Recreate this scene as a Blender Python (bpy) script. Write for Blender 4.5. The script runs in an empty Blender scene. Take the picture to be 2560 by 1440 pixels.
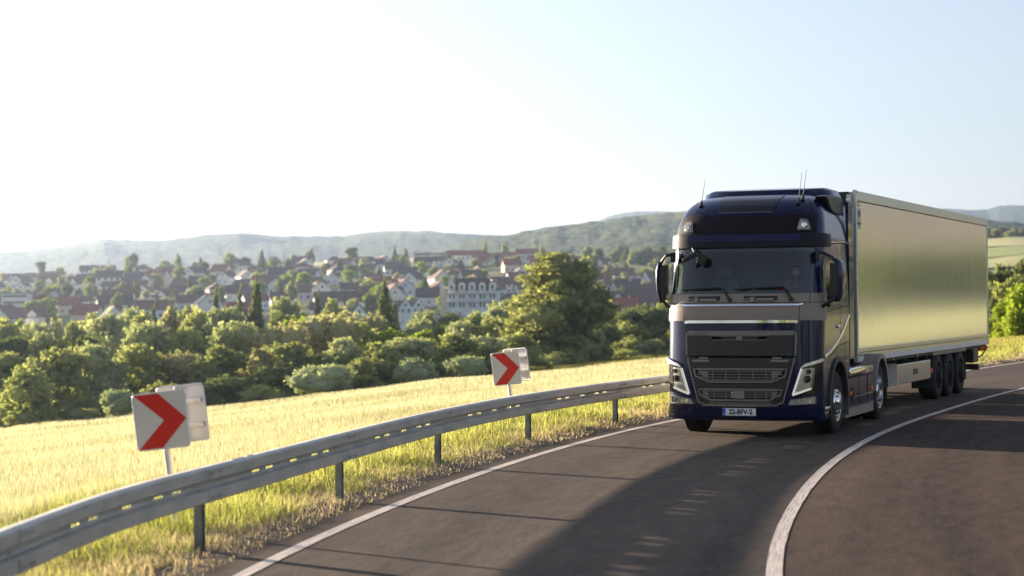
import bpy, bmesh, math, random
import numpy as np
from mathutils import Vector, Matrix

R = math.radians
scene = bpy.context.scene
COL = scene.collection

# ------------------------------------------------------------------ camera
cam_d = bpy.data.cameras.new("camera")
cam = bpy.data.objects.new("camera", cam_d)
COL.objects.link(cam)
cam_d.sensor_width = 36.0
cam_d.lens = 36.0 * 4742.0 / 2560.0
cam_d.clip_start = 0.3
cam_d.clip_end = 30000.0
cam.location = (0, 0, 2.117)
cam.rotation_euler = (Matrix.Rotation(math.pi / 2 + 0.0075, 3, 'X') @ Matrix.Rotation(-0.0092, 3, 'Z')).to_euler()
cam_d.dof.use_dof = True
cam_d.dof.focus_distance = 30.0
cam_d.dof.aperture_fstop = 1.8
scene.camera = cam

# ------------------------------------------------------------------ world, sun, exposure
SUN_EL = R(8.1)
SUN_AZ = R(-50.0)          # from +Y towards -X
world = bpy.data.worlds.new("World")
scene.world = world
world.use_nodes = True
wn = world.node_tree
for n in list(wn.nodes):
    wn.nodes.remove(n)
sky = wn.nodes.new('ShaderNodeTexSky')
sky.sky_type = 'NISHITA'
sky.sun_disc = False
sky.sun_elevation = SUN_EL
sky.sun_rotation = SUN_AZ
sky.air_density = 1.0
sky.dust_density = 0.6
sky.ozone_density = 3.0
bg = wn.nodes.new('ShaderNodeBackground')
bg.inputs['Strength'].default_value = 0.054
wo = wn.nodes.new('ShaderNodeOutputWorld')
hsv = wn.nodes.new('ShaderNodeHueSaturation')
hsv.inputs['Saturation'].default_value = 0.62
wn.links.new(sky.outputs[0], hsv.inputs['Color'])
wtint = wn.nodes.new('ShaderNodeMix'); wtint.data_type = 'RGBA'; wtint.blend_type = 'MULTIPLY'; wtint.inputs[0].default_value = 1.0
wtint.inputs[7].default_value = (1.02, 0.94, 0.97, 1)
wn.links.new(hsv.outputs[0], wtint.inputs[6])
wn.links.new(wtint.outputs[2], bg.inputs[0])
wn.links.new(bg.outputs[0], wo.inputs[0])

sun_d = bpy.data.lights.new("sun", 'SUN')
sun_d.energy = 5.0
sun_d.angle = R(0.7)
sun_d.color = (1.0, 0.82, 0.62)
sun = bpy.data.objects.new("sun", sun_d)
COL.objects.link(sun)
sdir = Vector((math.sin(SUN_AZ) * math.cos(SUN_EL), math.cos(SUN_AZ) * math.cos(SUN_EL), math.sin(SUN_EL)))
sun.rotation_euler = sdir.to_track_quat('Z', 'Y').to_euler()
sun.location = sdir * 60

scene.view_settings.view_transform = 'Standard'
scene.view_settings.look = 'None'
scene.view_settings.exposure = 2.35
scene.view_settings.gamma = 1.0
scene.render.engine = 'CYCLES'
scene.cycles.use_denoising = True
scene.cycles.max_bounces = 7
scene.cycles.diffuse_bounces = 3
scene.cycles.glossy_bounces = 4
scene.cycles.transmission_bounces = 4
scene.cycles.transparent_max_bounces = 8
scene.cycles.volume_bounces = 0
scene.cycles.sample_clamp_indirect = 6.0
scene.cycles.caustics_reflective = False
scene.cycles.caustics_refractive = False

# ------------------------------------------------------------------ helpers
def tag(o, label=None, cat=None, group=None, kind=None):
    if label: o["label"] = label
    if cat: o["category"] = cat
    if group: o["group"] = group
    if kind: o["kind"] = kind
    return o

def empty(name, loc=(0, 0, 0), rz=0.0, parent=None):
    o = bpy.data.objects.new(name, None)
    COL.objects.link(o)
    o.empty_display_size = 0.3
    o.location = loc
    o.rotation_euler = (0, 0, rz)
    if parent: o.parent = parent
    return o

class MB:
    """collects faces of one mesh"""
    def __init__(self):
        self.v = []; self.f = []; self.mi = []
        self.cur = 0
    def add(self, vs, fs):
        b = len(self.v)
        self.v.extend([tuple(p) for p in vs])
        for f in fs:
            self.f.append(tuple(i + b for i in f)); self.mi.append(self.cur)
        return self
    def box(self, x0, x1, y0, y1, z0, z1, bev=0.0):
        if bev <= 0:
            vs = [(x, y, z) for z in (z0, z1) for y in (y0, y1) for x in (x0, x1)]
            self.add(vs, [(0, 2, 3, 1), (4, 5, 7, 6), (0, 1, 5, 4), (2, 6, 7, 3), (0, 4, 6, 2), (1, 3, 7, 5)])
            return self
        bm = bmesh.new()
        bmesh.ops.create_cube(bm, size=1)
        for q in bm.verts:
            q.co = Vector(((x0 + x1) / 2 + q.co.x * (x1 - x0), (y0 + y1) / 2 + q.co.y * (y1 - y0), (z0 + z1) / 2 + q.co.z * (z1 - z0)))
        bmesh.ops.bevel(bm, geom=bm.edges[:], offset=bev, segments=2, profile=0.6, affect='EDGES')
        bm.verts.index_update()
        self.add([q.co for q in bm.verts], [[q.index for q in f.verts] for f in bm.faces])
        bm.free()
        return self
    def obox(self, c, sx, sy, sz, M=None):
        """box centred at c with half-free orientation matrix M"""
        M = M or Matrix.Identity(3)
        vs = [Vector(c) + M @ Vector((x * sx / 2, y * sy / 2, z * sz / 2)) for z in (-1, 1) for y in (-1, 1) for x in (-1, 1)]
        return self.add(vs, [(0, 2, 3, 1), (4, 5, 7, 6), (0, 1, 5, 4), (2, 6, 7, 3), (0, 4, 6, 2), (1, 3, 7, 5)])
    def tube(self, pts, r, n=8, cap=True):
        pts = [Vector(p) for p in pts]
        rs = r if isinstance(r, (list, tuple)) else [r] * len(pts)
        vs = []
        for i, p in enumerate(pts):
            t = (pts[min(i + 1, len(pts) - 1)] - pts[max(i - 1, 0)]).normalized()
            up = Vector((0, 0, 1)) if abs(t.z) < 0.9 else Vector((0, 1, 0))
            a = t.cross(up).normalized(); b = t.cross(a).normalized()
            for k in range(n):
                w = 2 * math.pi * k / n
                vs.append(p + (a * math.cos(w) + b * math.sin(w)) * rs[i])
        fs = []
        for i in range(len(pts) - 1):
            for k in range(n):
                fs.append((i * n + k, i * n + (k + 1) % n, (i + 1) * n + (k + 1) % n, (i + 1) * n + k))
        if cap:
            fs.append(tuple(range(n))[::-1]); fs.append(tuple((len(pts) - 1) * n + k for k in range(n)))
        return self.add(vs, fs)
    def grid(self, P, nu, nv, skip=None, flip=False):
        """P(i,j) -> point; quads"""
        vs = [P(i, j) for j in range(nv) for i in range(nu)]
        fs = []
        for j in range(nv - 1):
            for i in range(nu - 1):
                if skip and skip(i, j): continue
                q = (j * nu + i, j * nu + i + 1, (j + 1) * nu + i + 1, (j + 1) * nu + i)
                fs.append(q[::-1] if flip else q)
        return self.add(vs, fs)
    def lathe(self, prof, axis='X', c=(0, 0, 0), n=32, closed=False):
        """prof: (along, radius)"""
        vs = []
        for (h, r) in prof:
            for k in range(n):
                w = 2 * math.pi * k / n
                a, b = r * math.cos(w), r * math.sin(w)
                p = {'X': (h, a, b), 'Y': (a, h, b), 'Z': (a, b, h)}[axis]
                vs.append((p[0] + c[0], p[1] + c[1], p[2] + c[2]))
        fs = []
        m = len(prof)
        for i in range(m if closed else m - 1):
            for k in range(n):
                i2 = (i + 1) % m
                fs.append((i * n + k, i * n + (k + 1) % n, i2 * n + (k + 1) % n, i2 * n + k))
        return self.add(vs, fs)
    def prism(self, poly, axis, a0, a1):
        """extrude 2-D polygon along an axis: axis 'X' -> poly in (y,z), 'Y' -> (x,z), 'Z' -> (x,y)"""
        def mk(p, a):
            return {'X': (a, p[0], p[1]), 'Y': (p[0], a, p[1]), 'Z': (p[0], p[1], a)}[axis]
        n = len(poly)
        vs = [mk(p, a0) for p in poly] + [mk(p, a1) for p in poly]
        fs = [tuple(range(n)), tuple(range(2 * n - 1, n - 1, -1))]
        for k in range(n):
            fs.append((k, (k + 1) % n, n + (k + 1) % n, n + k))
        return self.add(vs, fs)
    def build(self, name, mat, parent=None, smooth=False, loc=None, fix=True):
        me = bpy.data.meshes.new(name)
        me.from_pydata(self.v, [], self.f)
        mats = mat if isinstance(mat, (list, tuple)) else [mat]
        for m in mats: me.materials.append(m)
        if len(mats) > 1:
            me.polygons.foreach_set('material_index', self.mi)
        if fix:
            bm = bmesh.new(); bm.from_mesh(me)
            bmesh.ops.recalc_face_normals(bm, faces=bm.faces)
            bm.to_mesh(me); bm.free()
        if smooth:
            me.shade_smooth()
            if smooth is not True:
                try: me.set_sharp_from_angle(angle=R(smooth))
                except Exception: pass
        me.update()
        o = bpy.data.objects.new(name, me)
        COL.objects.link(o)
        if parent: o.parent = parent
        if loc: o.location = loc
        return o

def children(o):
    return list(o.children)

def copy_tree(o, parent=None):
    c = o.copy()
    COL.objects.link(c)
    if parent: c.parent = parent
    for ch in children(o):
        copy_tree(ch, c)
    return c

# ------------------------------------------------------------------ materials
def mat(name, color=(0.5, 0.5, 0.5), rough=0.5, metal=0.0, coat=0.0, spec=0.5, var=0.0, vscale=3.0, bump=0.0, bscale=40.0, emis=None, coord='Object', stretch=(1, 1, 1)):
    m = bpy.data.materials.new(name)
    m.use_nodes = True
    nt = m.node_tree
    p = nt.nodes['Principled BSDF']
    p.inputs['Base Color'].default_value = (*color, 1)
    p.inputs['Roughness'].default_value = rough
    p.inputs['Metallic'].default_value = metal
    p.inputs['Coat Weight'].default_value = coat
    p.inputs['Coat Roughness'].default_value = 0.03
    p.inputs['Specular IOR Level'].default_value = spec
    if emis:
        p.inputs['Emission Color'].default_value = (*emis[0], 1)
        p.inputs['Emission Strength'].default_value = emis[1]
    if var > 0 or bump > 0:
        tc = nt.nodes.new('ShaderNodeTexCoord')
        mp = nt.nodes.new('ShaderNodeMapping')
        mp.inputs['Scale'].default_value = stretch
        nt.links.new(tc.outputs[coord], mp.inputs[0])
    if var > 0:
        nz = nt.nodes.new('ShaderNodeTexNoise'); nz.inputs['Scale'].default_value = vscale; nz.inputs['Detail'].default_value = 6
        nt.links.new(mp.outputs[0], nz.inputs['Vector'])
        cr = nt.nodes.new('ShaderNodeMapRange')
        cr.inputs[1].default_value = 0.3; cr.inputs[2].default_value = 0.7
        cr.inputs[3].default_value = 1 - var; cr.inputs[4].default_value = 1 + var
        nt.links.new(nz.outputs[0], cr.inputs[0])
        mx = nt.nodes.new('ShaderNodeMix'); mx.data_type = 'RGBA'; mx.blend_type = 'MULTIPLY'
        mx.inputs[0].default_value = 1
        mx.inputs[6].default_value = (*color, 1)
        nt.links.new(cr.outputs[0], mx.inputs[7])
        nt.links.new(mx.outputs[2], p.inputs['Base Color'])
        rr = nt.nodes.new('ShaderNodeMapRange')
        rr.inputs[3].default_value = max(0.02, rough * (1 - var * 0.6)); rr.inputs[4].default_value = min(1, rough * (1 + var * 0.6))
        nt.links.new(nz.outputs[0], rr.inputs[0]); nt.links.new(rr.outputs[0], p.inputs['Roughness'])
    if bump > 0:
        nb = nt.nodes.new('ShaderNodeTexNoise'); nb.inputs['Scale'].default_value = bscale; nb.inputs['Detail'].default_value = 4
        nt.links.new(mp.outputs[0], nb.inputs['Vector'])
        bp = nt.nodes.new('ShaderNodeBump'); bp.inputs['Strength'].default_value = bump; bp.inputs['Distance'].default_value = 0.02
        nt.links.new(nb.outputs[0], bp.inputs['Height'])
        nt.links.new(bp.outputs[0], p.inputs['Normal'])
    return m

def ramp_mat(name, stops, scale, rough=0.9, detail=8, bump=0.0, bscale=6.0, stretch=(1, 1, 1), coord='Object', scale2=None, stops2=None, mixlo=0.4, mixhi=0.6, spec=0.2):
    """noise-driven colour ramp; an optional second ramp mixed in patches"""
    m = bpy.data.materials.new(name); m.use_nodes = True
    nt = m.node_tree; p = nt.nodes['Principled BSDF']
    p.inputs['Roughness'].default_value = rough
    p.inputs['Specular IOR Level'].default_value = spec
    tc = nt.nodes.new('ShaderNodeTexCoord'); mp = nt.nodes.new('ShaderNodeMapping')
    mp.inputs['Scale'].default_value = stretch
    nt.links.new(tc.outputs[coord], mp.inputs[0])
    def ramp(sc, st, dt=detail):
        nz = nt.nodes.new('ShaderNodeTexNoise'); nz.inputs['Scale'].default_value = sc; nz.inputs['Detail'].default_value = dt
        nz.inputs['Roughness'].default_value = 0.62
        nt.links.new(mp.outputs[0], nz.inputs['Vector'])
        cr = nt.nodes.new('ShaderNodeValToRGB')
        els = cr.color_ramp.elements
        while len(els) < len(st): els.new(0.5)
        for e, (pos, c) in zip(els, st):
            e.position = pos; e.color = (*c, 1)
        nt.links.new(nz.outputs[0], cr.inputs[0])
        return cr.outputs[0], nz
    c1, n1 = ramp(scale, stops)
    out = c1
    if stops2:
        c2, n2 = ramp(scale * 1.7, stops2)
        n3 = nt.nodes.new('ShaderNodeTexNoise'); n3.inputs['Scale'].default_value = scale2; n3.inputs['Detail'].default_value = 5
        nt.links.new(mp.outputs[0], n3.inputs['Vector'])
        mr = nt.nodes.new('ShaderNodeMapRange'); mr.inputs[1].default_value = mixlo; mr.inputs[2].default_value = mixhi
        nt.links.new(n3.outputs[0], mr.inputs[0])
        mx = nt.nodes.new('ShaderNodeMix'); mx.data_type = 'RGBA'
        nt.links.new(mr.outputs[0], mx.inputs[0]); nt.links.new(c1, mx.inputs[6]); nt.links.new(c2, mx.inputs[7])
        out = mx.outputs[2]
    nt.links.new(out, p.inputs['Base Color'])
    if bump > 0:
        nb = nt.nodes.new('ShaderNodeTexNoise'); nb.inputs['Scale'].default_value = bscale; nb.inputs['Detail'].default_value = 6
        nt.links.new(mp.outputs[0], nb.inputs['Vector'])
        bp = nt.nodes.new('ShaderNodeBump'); bp.inputs['Strength'].default_value = bump; bp.inputs['Distance'].default_value = 1.0 / bscale
        nt.links.new(nb.outputs[0], bp.inputs['Height']); nt.links.new(bp.outputs[0], p.inputs['Normal'])
    return m

def leaf_mat(name, dark, light, trans=0.45, scale=0.35, rnd=0.35, tcol=None):
    """foliage: diffuse + translucent, colour varies leaf by leaf and tree by tree"""
    m = bpy.data.materials.new(name); m.use_nodes = True
    nt = m.node_tree
    for n in list(nt.nodes): nt.nodes.remove(n)
    out = nt.nodes.new('ShaderNodeOutputMaterial')
    geo = nt.nodes.new('ShaderNodeNewGeometry')
    oi = nt.nodes.new('ShaderNodeObjectInfo')
    tc = nt.nodes.new('ShaderNodeTexCoord')
    nz = nt.nodes.new('ShaderNodeTexNoise'); nz.inputs['Scale'].default_value = scale; nz.inputs['Detail'].default_value = 3
    nt.links.new(tc.outputs['Object'], nz.inputs['Vector'])
    m1 = nt.nodes.new('ShaderNodeMath'); m1.operation = 'MULTIPLY_ADD'
    nt.links.new(geo.outputs['Random Per Island'], m1.inputs[0]); m1.inputs[1].default_value = 0.45
    nt.links.new(nz.outputs[0], m1.inputs[2])
    m2 = nt.nodes.new('ShaderNodeMath'); m2.operation = 'MULTIPLY_ADD'
    nt.links.new(oi.outputs['Random'], m2.inputs[0]); m2.inputs[1].default_value = rnd
    nt.links.new(m1.outputs[0], m2.inputs[2])
    mr = nt.nodes.new('ShaderNodeMapRange'); mr.inputs[1].default_value = 0.45; mr.inputs[2].default_value = 0.85 + rnd
    nt.links.new(m2.outputs[0], mr.inputs[0])
    mx = nt.nodes.new('ShaderNodeMix'); mx.data_type = 'RGBA'
    mx.inputs[6].default_value = (*dark, 1); mx.inputs[7].default_value = (*light, 1)
    nt.links.new(mr.outputs[0], mx.inputs[0])
    d = nt.nodes.new('ShaderNodeBsdfDiffuse'); t = nt.nodes.new('ShaderNodeBsdfTranslucent')
    nt.links.new(mx.outputs[2], d.inputs[0])
    hs = nt.nodes.new('ShaderNodeMix'); hs.data_type = 'RGBA'; hs.blend_type = 'MULTIPLY'; hs.inputs[0].default_value = 1
    tcl = tcol or (1.12, 1.2, 0.7)
    hs.inputs[7].default_value = (*tcl, 1)
    nt.links.new(mx.outputs[2], hs.inputs[6]); nt.links.new(hs.outputs[2], t.inputs[0])
    ms = nt.nodes.new('ShaderNodeMixShader'); ms.inputs[0].default_value = trans
    nt.links.new(d.outputs[0], ms.inputs[1]); nt.links.new(t.outputs[0], ms.inputs[2])
    nt.links.new(ms.outputs[0], out.inputs[0])
    return m

def glass_mat(name, tint=(0.3, 0.33, 0.33), rough=0.02, ior=1.5):
    m = bpy.data.materials.new(name); m.use_nodes = True
    nt = m.node_tree
    for n in list(nt.nodes): nt.nodes.remove(n)
    out = nt.nodes.new('ShaderNodeOutputMaterial')
    tr = nt.nodes.new('ShaderNodeBsdfTransparent'); tr.inputs[0].default_value = (*tint, 1)
    gl = nt.nodes.new('ShaderNodeBsdfGlossy'); gl.inputs['Roughness'].default_value = rough
    fr = nt.nodes.new('ShaderNodeFresnel'); fr.inputs[0].default_value = ior
    ms = nt.nodes.new('ShaderNodeMixShader')
    nt.links.new(fr.outputs[0], ms.inputs[0]); nt.links.new(tr.outputs[0], ms.inputs[1]); nt.links.new(gl.outputs[0], ms.inputs[2])
    nt.links.new(ms.outputs[0], out.inputs[0])
    return m

def vnoise(x, y, seed=0):
    """vectorised 2-D value noise, 0..1"""
    x = np.asarray(x, float); y = np.asarray(y, float)
    xi = np.floor(x); yi = np.floor(y); fx = x - xi; fy = y - yi
    fx = fx * fx * (3 - 2 * fx); fy = fy * fy * (3 - 2 * fy)
    def h(a, b):
        n = np.sin(a * 127.1 + b * 311.7 + seed * 74.7) * 43758.5453
        return n - np.floor(n)
    return (h(xi, yi) * (1 - fx) + h(xi + 1, yi) * fx) * (1 - fy) + (h(xi, yi + 1) * (1 - fx) + h(xi + 1, yi + 1) * fx) * fy

def fbm(x, y, seed=0, octv=4):
    s = 0; a = 0.5; t = 0
    for k in range(octv):
        s = s + a * vnoise(x * 2 ** k, y * 2 ** k, seed + k); t += a; a *= 0.5
    return s / t

def ordinal(n):
    w = ['first', 'second', 'third', 'fourth', 'fifth', 'sixth', 'seventh', 'eighth', 'ninth', 'tenth', 'eleventh', 'twelfth', 'thirteenth',
         'fourteenth', 'fifteenth', 'sixteenth', 'seventeenth', 'eighteenth', 'nineteenth', 'twentieth']
    if n < len(w): return w[n]
    return 'twenty-' + w[n - 20] if n < 30 else 'thirty-' + w[min(n - 30, 9)]
# ================================================================== TERRAIN
# centre line of the road (world metres), then left edge by offset
_cc = np.array([(9.5, -75), (4.6, -48), (2.0, -25), (1.05, -8), (1.0, 2), (1.4, 9), (1.91, 14.56), (2.29, 16.74), (2.98, 20.06), (3.94, 24.11), (5.0, 27.6), (6.15, 31.0),
                (7.9, 35.23), (11.09, 42.6), (15.3, 51.0), (20.3, 61.0), (26.4, 73.0), (34.0, 88.0), (50, 120), (73, 165), (100, 215)], float)
def catmull(P, n=14):
    out = []
    P = [P[0] * 2 - P[1]] + list(P) + [P[-1] * 2 - P[-2]]
    for i in range(1, len(P) - 2):
        p0, p1, p2, p3 = P[i - 1], P[i], P[i + 1], P[i + 2]
        for k in range(n):
            t = k / n
            out.append(0.5 * ((2 * p1) + (-p0 + p2) * t + (2 * p0 - 5 * p1 + 4 * p2 - p3) * t * t + (-p0 + 3 * p1 - 3 * p2 + p3) * t ** 3))
    out.append(P[-2])
    return np.array(out)
def resample(P, step):
    d = np.concatenate([[0], np.cumsum(np.hypot(*np.diff(P, axis=0).T))])
    s = np.arange(0, d[-1], step)
    return np.stack([np.interp(s, d, P[:, 0]), np.interp(s, d, P[:, 1])], 1)
def smooth(P, k):
    for _ in range(k):
        Q = P.copy(); Q[1:-1] = (P[:-2] + 2 * P[1:-1] + P[2:]) / 4; P = Q
    return P
CEN = smooth(resample(catmull(_cc), 0.5), 60)
def normals(P):
    t = np.gradient(P, axis=0); t /= np.linalg.norm(t, axis=1)[:, None]
    return np.stack([-t[:, 1], t[:, 0]], 1)       # points left
CN = normals(CEN)
WL = np.interp(CEN[:, 1], [20, 30, 38, 60], [4.12, 4.1, 3.9, 3.75])
EDGE = CEN + CN * WL[:, None]
def offset(P, d):
    return P + normals(P) * d
def road_dist(x, y):
    """signed distance from the centre line, left positive (vectorised)"""
    x = np.asarray(x, float); y = np.asarray(y, float)
    sh = x.shape; x = x.ravel(); y = y.ravel()
    out = np.full(x.shape, 999.0)
    near = (np.hypot(x, y) < 320)
    idx = np.where(near)[0]
    C = CEN[::3]; N = CN[::3]
    for s in range(0, len(idx), 4000):
        k = idx[s:s + 4000]
        dx = x[k][:, None] - C[None, :, 0]; dy = y[k][:, None] - C[None, :, 1]
        d2 = dx * dx + dy * dy
        j = d2.argmin(1)
        sgn = np.sign(dx[np.arange(len(k)), j] * N[j, 0] + dy[np.arange(len(k)), j] * N[j, 1])
        out[k] = np.sqrt(d2[np.arange(len(k)), j]) * sgn
    return out.reshape(sh)

_ph = [-180, -90, -42, -24, -15.1, -7.7, -2.2, 1.45, 4.3, 9, 15, 22, 35, 60, 90, 180]
_k  = [0.03, .05, .062, .064, .0637, .0538, .0426, .0369, .031, .0262, .0223, .012, .0, -.03, -.03, .03]
_re = [150, 150, 150, 150, 150, 150, 155, 175, 230, 170, 115, 90, 80, 80, 80, 150]
_r0 = [5, 5, 6, 9, 13.5, 17.5, 25, 31, 37, 50, 66, 30, 15, 9, 6, 5]
_zt = [10, 20, 20, 18, 18, 27, 28, 31, 23, 33, 41, 30, 28, 30, 60, 10]
def terrain(x, y):
    x = np.asarray(x, float); y = np.asarray(y, float)
    r = np.hypot(x, y); ph = np.degrees(np.arctan2(x, y))
    k = np.interp(ph, _ph, _k); re = np.interp(ph, _ph, _re); r0 = np.interp(ph, _ph, _r0); zt = np.interp(ph, _ph, _zt)
    ze = 2.117 - k * re
    zf = np.interp(ph, [-180, -15, -6, 0, 15, 40, 180], [18, 21, 36, 42, 47, 47, 20])
    near = ze * np.clip((r - r0) / (re - r0), 0, 1)
    dip = np.interp(ph, [-180, -90, 0, 5, 15, 25, 180], [9, 9, 8, 6, 1, 0, 0])
    z1 = ze - 0.4 * dip; zv = ze - dip
    far = np.where(r < re + 60, ze + (z1 - ze) * np.clip((r - re) / 60, 0, 1), 0)
    zv2 = np.minimum(zv, -3 + np.interp(ph, [0, 14, 22], [0, 0, 40]))
    seg2 = z1 + (zv2 - z1) * np.clip((r - re - 60) / np.maximum(360 - re - 60, 20), 0, 1)
    z450 = np.interp(ph, [-180, 10, 22, 60, 180], [-6, -6, 9, 10, -6])
    seg3 = zv2 + (z450 - zv2) * np.clip((r - 360) / 240, 0, 1)
    seg4 = z450 + (zt - z450) * np.clip((r - 600) / 650, 0, 1)
    seg5 = zt + (zf - zt) * np.clip((r - 1250) / 350, 0, 1)
    z = np.where(r < re, near, np.where(r < re + 60, far, np.where(r < 360, seg2, np.where(r < 600, seg3, np.where(r < 1250, seg4, seg5)))))
    z = z + (fbm(x / 14, y / 14, 5) - 0.5) * np.clip((r - 40) / 120, 0, 1) * 0.9 + (fbm(x / 120, y / 120, 9) - 0.5) * np.clip((r - 300) / 400, 0, 1) * 5
    d = np.abs(road_dist(x, y))
    w = np.clip((d - 6.3) / 3.0, 0, 1); w = w * w * (3 - 2 * w)
    ext = np.clip((d - 6.3) / 6.0, 0, 1)
    return z * np.where(r > 320, 1, w) - 0.03 + (fbm(x / 1.7, y / 1.7, 3) - 0.35) * 0.05 * w
def tz(x, y):
    return float(terrain(np.array([x]), np.array([y]))[0])

# ground: one polar sheet out to the horizon
def build_ground():
    phs = np.concatenate([np.linspace(-180, -30, 76)[:-1], np.linspace(-30, 40, 281), np.linspace(40, 180, 72)[1:]])
    rs = np.concatenate([[0.5, 2], np.geomspace(4, 160, 170), np.geomspace(163, 1200, 110), np.geomspace(1300, 14000, 16)])
    PH, RR = np.meshgrid(np.radians(phs), rs)
    X = RR * np.sin(PH); Y = RR * np.cos(PH); Z = terrain(X, Y)
    V = np.stack([X.ravel(), Y.ravel(), Z.ravel()], 1)
    nph, nr = len(phs), len(rs)
    ii, jj = np.meshgrid(np.arange(nph - 1), np.arange(nr - 1))
    a = (jj * nph + ii).ravel()
    F = np.stack([a, a + 1, a + nph + 1, a + nph], 1)
    me = bpy.data.meshes.new('ground')
    me.vertices.add(len(V)); me.vertices.foreach_set('co', V.ravel())
    me.loops.add(F.size); me.loops.foreach_set('vertex_index', F[:, ::-1].ravel().astype(np.int32))
    me.polygons.add(len(F)); me.polygons.foreach_set('loop_start', np.arange(0, F.size, 4, dtype=np.int32)); me.polygons.foreach_set('loop_total', np.full(len(F), 4, np.int32))
    me.update(calc_edges=True); me.shade_smooth()
    o = bpy.data.objects.new('ground', me); COL.objects.link(o)
    return o
M_ground = ramp_mat('meadow_soil', [(0.25, (0.12, 0.13, 0.055)), (0.5, (0.19, 0.19, 0.095)), (0.75, (0.27, 0.25, 0.155))], 0.02, detail=12, bump=0.6, bscale=3.0,
                    scale2=0.004, stops2=[(0.3, (0.06, 0.10, 0.02)), (0.5, (0.13, 0.17, 0.04)), (0.7, (0.25, 0.25, 0.07))], mixlo=0.45, mixhi=0.6)
ground = build_ground(); ground.data.materials.append(M_ground)
tag(ground, kind='structure')

# ------------------------------------------------------------------ road
def ribbon(L, Rr, z, name, m, nx=1, zfun=None):
    """strip between two polylines, UV in metres (u across, v along) so wear runs along the road"""
    mb = MB(); n = len(L)
    mb.grid(lambda i, j: (L[j][0] + (Rr[j][0] - L[j][0]) * i / nx, L[j][1] + (Rr[j][1] - L[j][1]) * i / nx, z), nx + 1, n)
    o = mb.build(name, m)
    me = o.data; uv = me.uv_layers.new(name='along')
    co = np.zeros(len(me.vertices) * 3); me.vertices.foreach_get('co', co)
    li = np.zeros(len(me.loops), np.int32); me.loops.foreach_get('vertex_index', li)
    wd = np.hypot(*(np.array(Rr) - np.array(L)).T)
    U = np.array([[wd[j] * i / nx, 0.5 * j] for j in range(n) for i in range(nx + 1)])
    uv.data.foreach_set('uv', U[li].ravel())
    return o
M_asph = bpy.data.materials.new('asphalt'); M_asph.use_nodes = True
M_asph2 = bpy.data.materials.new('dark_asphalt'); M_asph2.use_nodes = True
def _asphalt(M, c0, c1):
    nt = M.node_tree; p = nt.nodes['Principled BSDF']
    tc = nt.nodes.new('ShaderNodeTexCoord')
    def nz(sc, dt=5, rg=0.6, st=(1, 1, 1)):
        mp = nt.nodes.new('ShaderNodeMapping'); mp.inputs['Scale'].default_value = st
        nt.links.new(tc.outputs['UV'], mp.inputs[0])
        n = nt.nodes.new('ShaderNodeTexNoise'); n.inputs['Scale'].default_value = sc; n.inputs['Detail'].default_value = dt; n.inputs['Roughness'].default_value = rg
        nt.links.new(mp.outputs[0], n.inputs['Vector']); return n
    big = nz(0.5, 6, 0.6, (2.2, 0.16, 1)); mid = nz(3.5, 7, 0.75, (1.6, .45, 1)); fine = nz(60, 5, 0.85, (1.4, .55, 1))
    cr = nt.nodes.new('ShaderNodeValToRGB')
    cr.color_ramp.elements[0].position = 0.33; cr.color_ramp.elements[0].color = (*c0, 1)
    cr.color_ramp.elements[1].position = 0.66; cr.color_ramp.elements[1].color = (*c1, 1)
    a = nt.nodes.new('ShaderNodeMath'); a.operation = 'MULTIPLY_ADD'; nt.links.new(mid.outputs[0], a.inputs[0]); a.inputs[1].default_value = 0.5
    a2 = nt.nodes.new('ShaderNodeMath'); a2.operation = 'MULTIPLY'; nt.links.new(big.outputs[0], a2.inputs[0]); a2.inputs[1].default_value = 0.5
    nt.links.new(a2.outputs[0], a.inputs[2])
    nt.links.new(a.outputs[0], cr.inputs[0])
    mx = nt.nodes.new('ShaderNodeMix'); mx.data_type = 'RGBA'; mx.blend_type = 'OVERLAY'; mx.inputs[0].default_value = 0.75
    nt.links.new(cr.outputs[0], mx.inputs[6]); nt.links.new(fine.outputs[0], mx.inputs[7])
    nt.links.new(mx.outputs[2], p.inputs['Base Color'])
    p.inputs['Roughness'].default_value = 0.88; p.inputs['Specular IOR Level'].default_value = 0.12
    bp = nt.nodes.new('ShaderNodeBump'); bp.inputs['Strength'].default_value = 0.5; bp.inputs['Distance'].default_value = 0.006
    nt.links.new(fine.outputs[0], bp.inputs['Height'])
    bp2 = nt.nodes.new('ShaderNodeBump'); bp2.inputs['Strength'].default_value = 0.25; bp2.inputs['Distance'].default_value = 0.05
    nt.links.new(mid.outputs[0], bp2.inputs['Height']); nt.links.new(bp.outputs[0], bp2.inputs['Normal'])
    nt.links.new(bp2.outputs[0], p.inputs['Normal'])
_asphalt(M_asph, (0.034, 0.027, 0.021), (0.128, 0.097, 0.073))
_asphalt(M_asph2, (0.016, 0.011, 0.008), (0.100, 0.066, 0.046))
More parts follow.
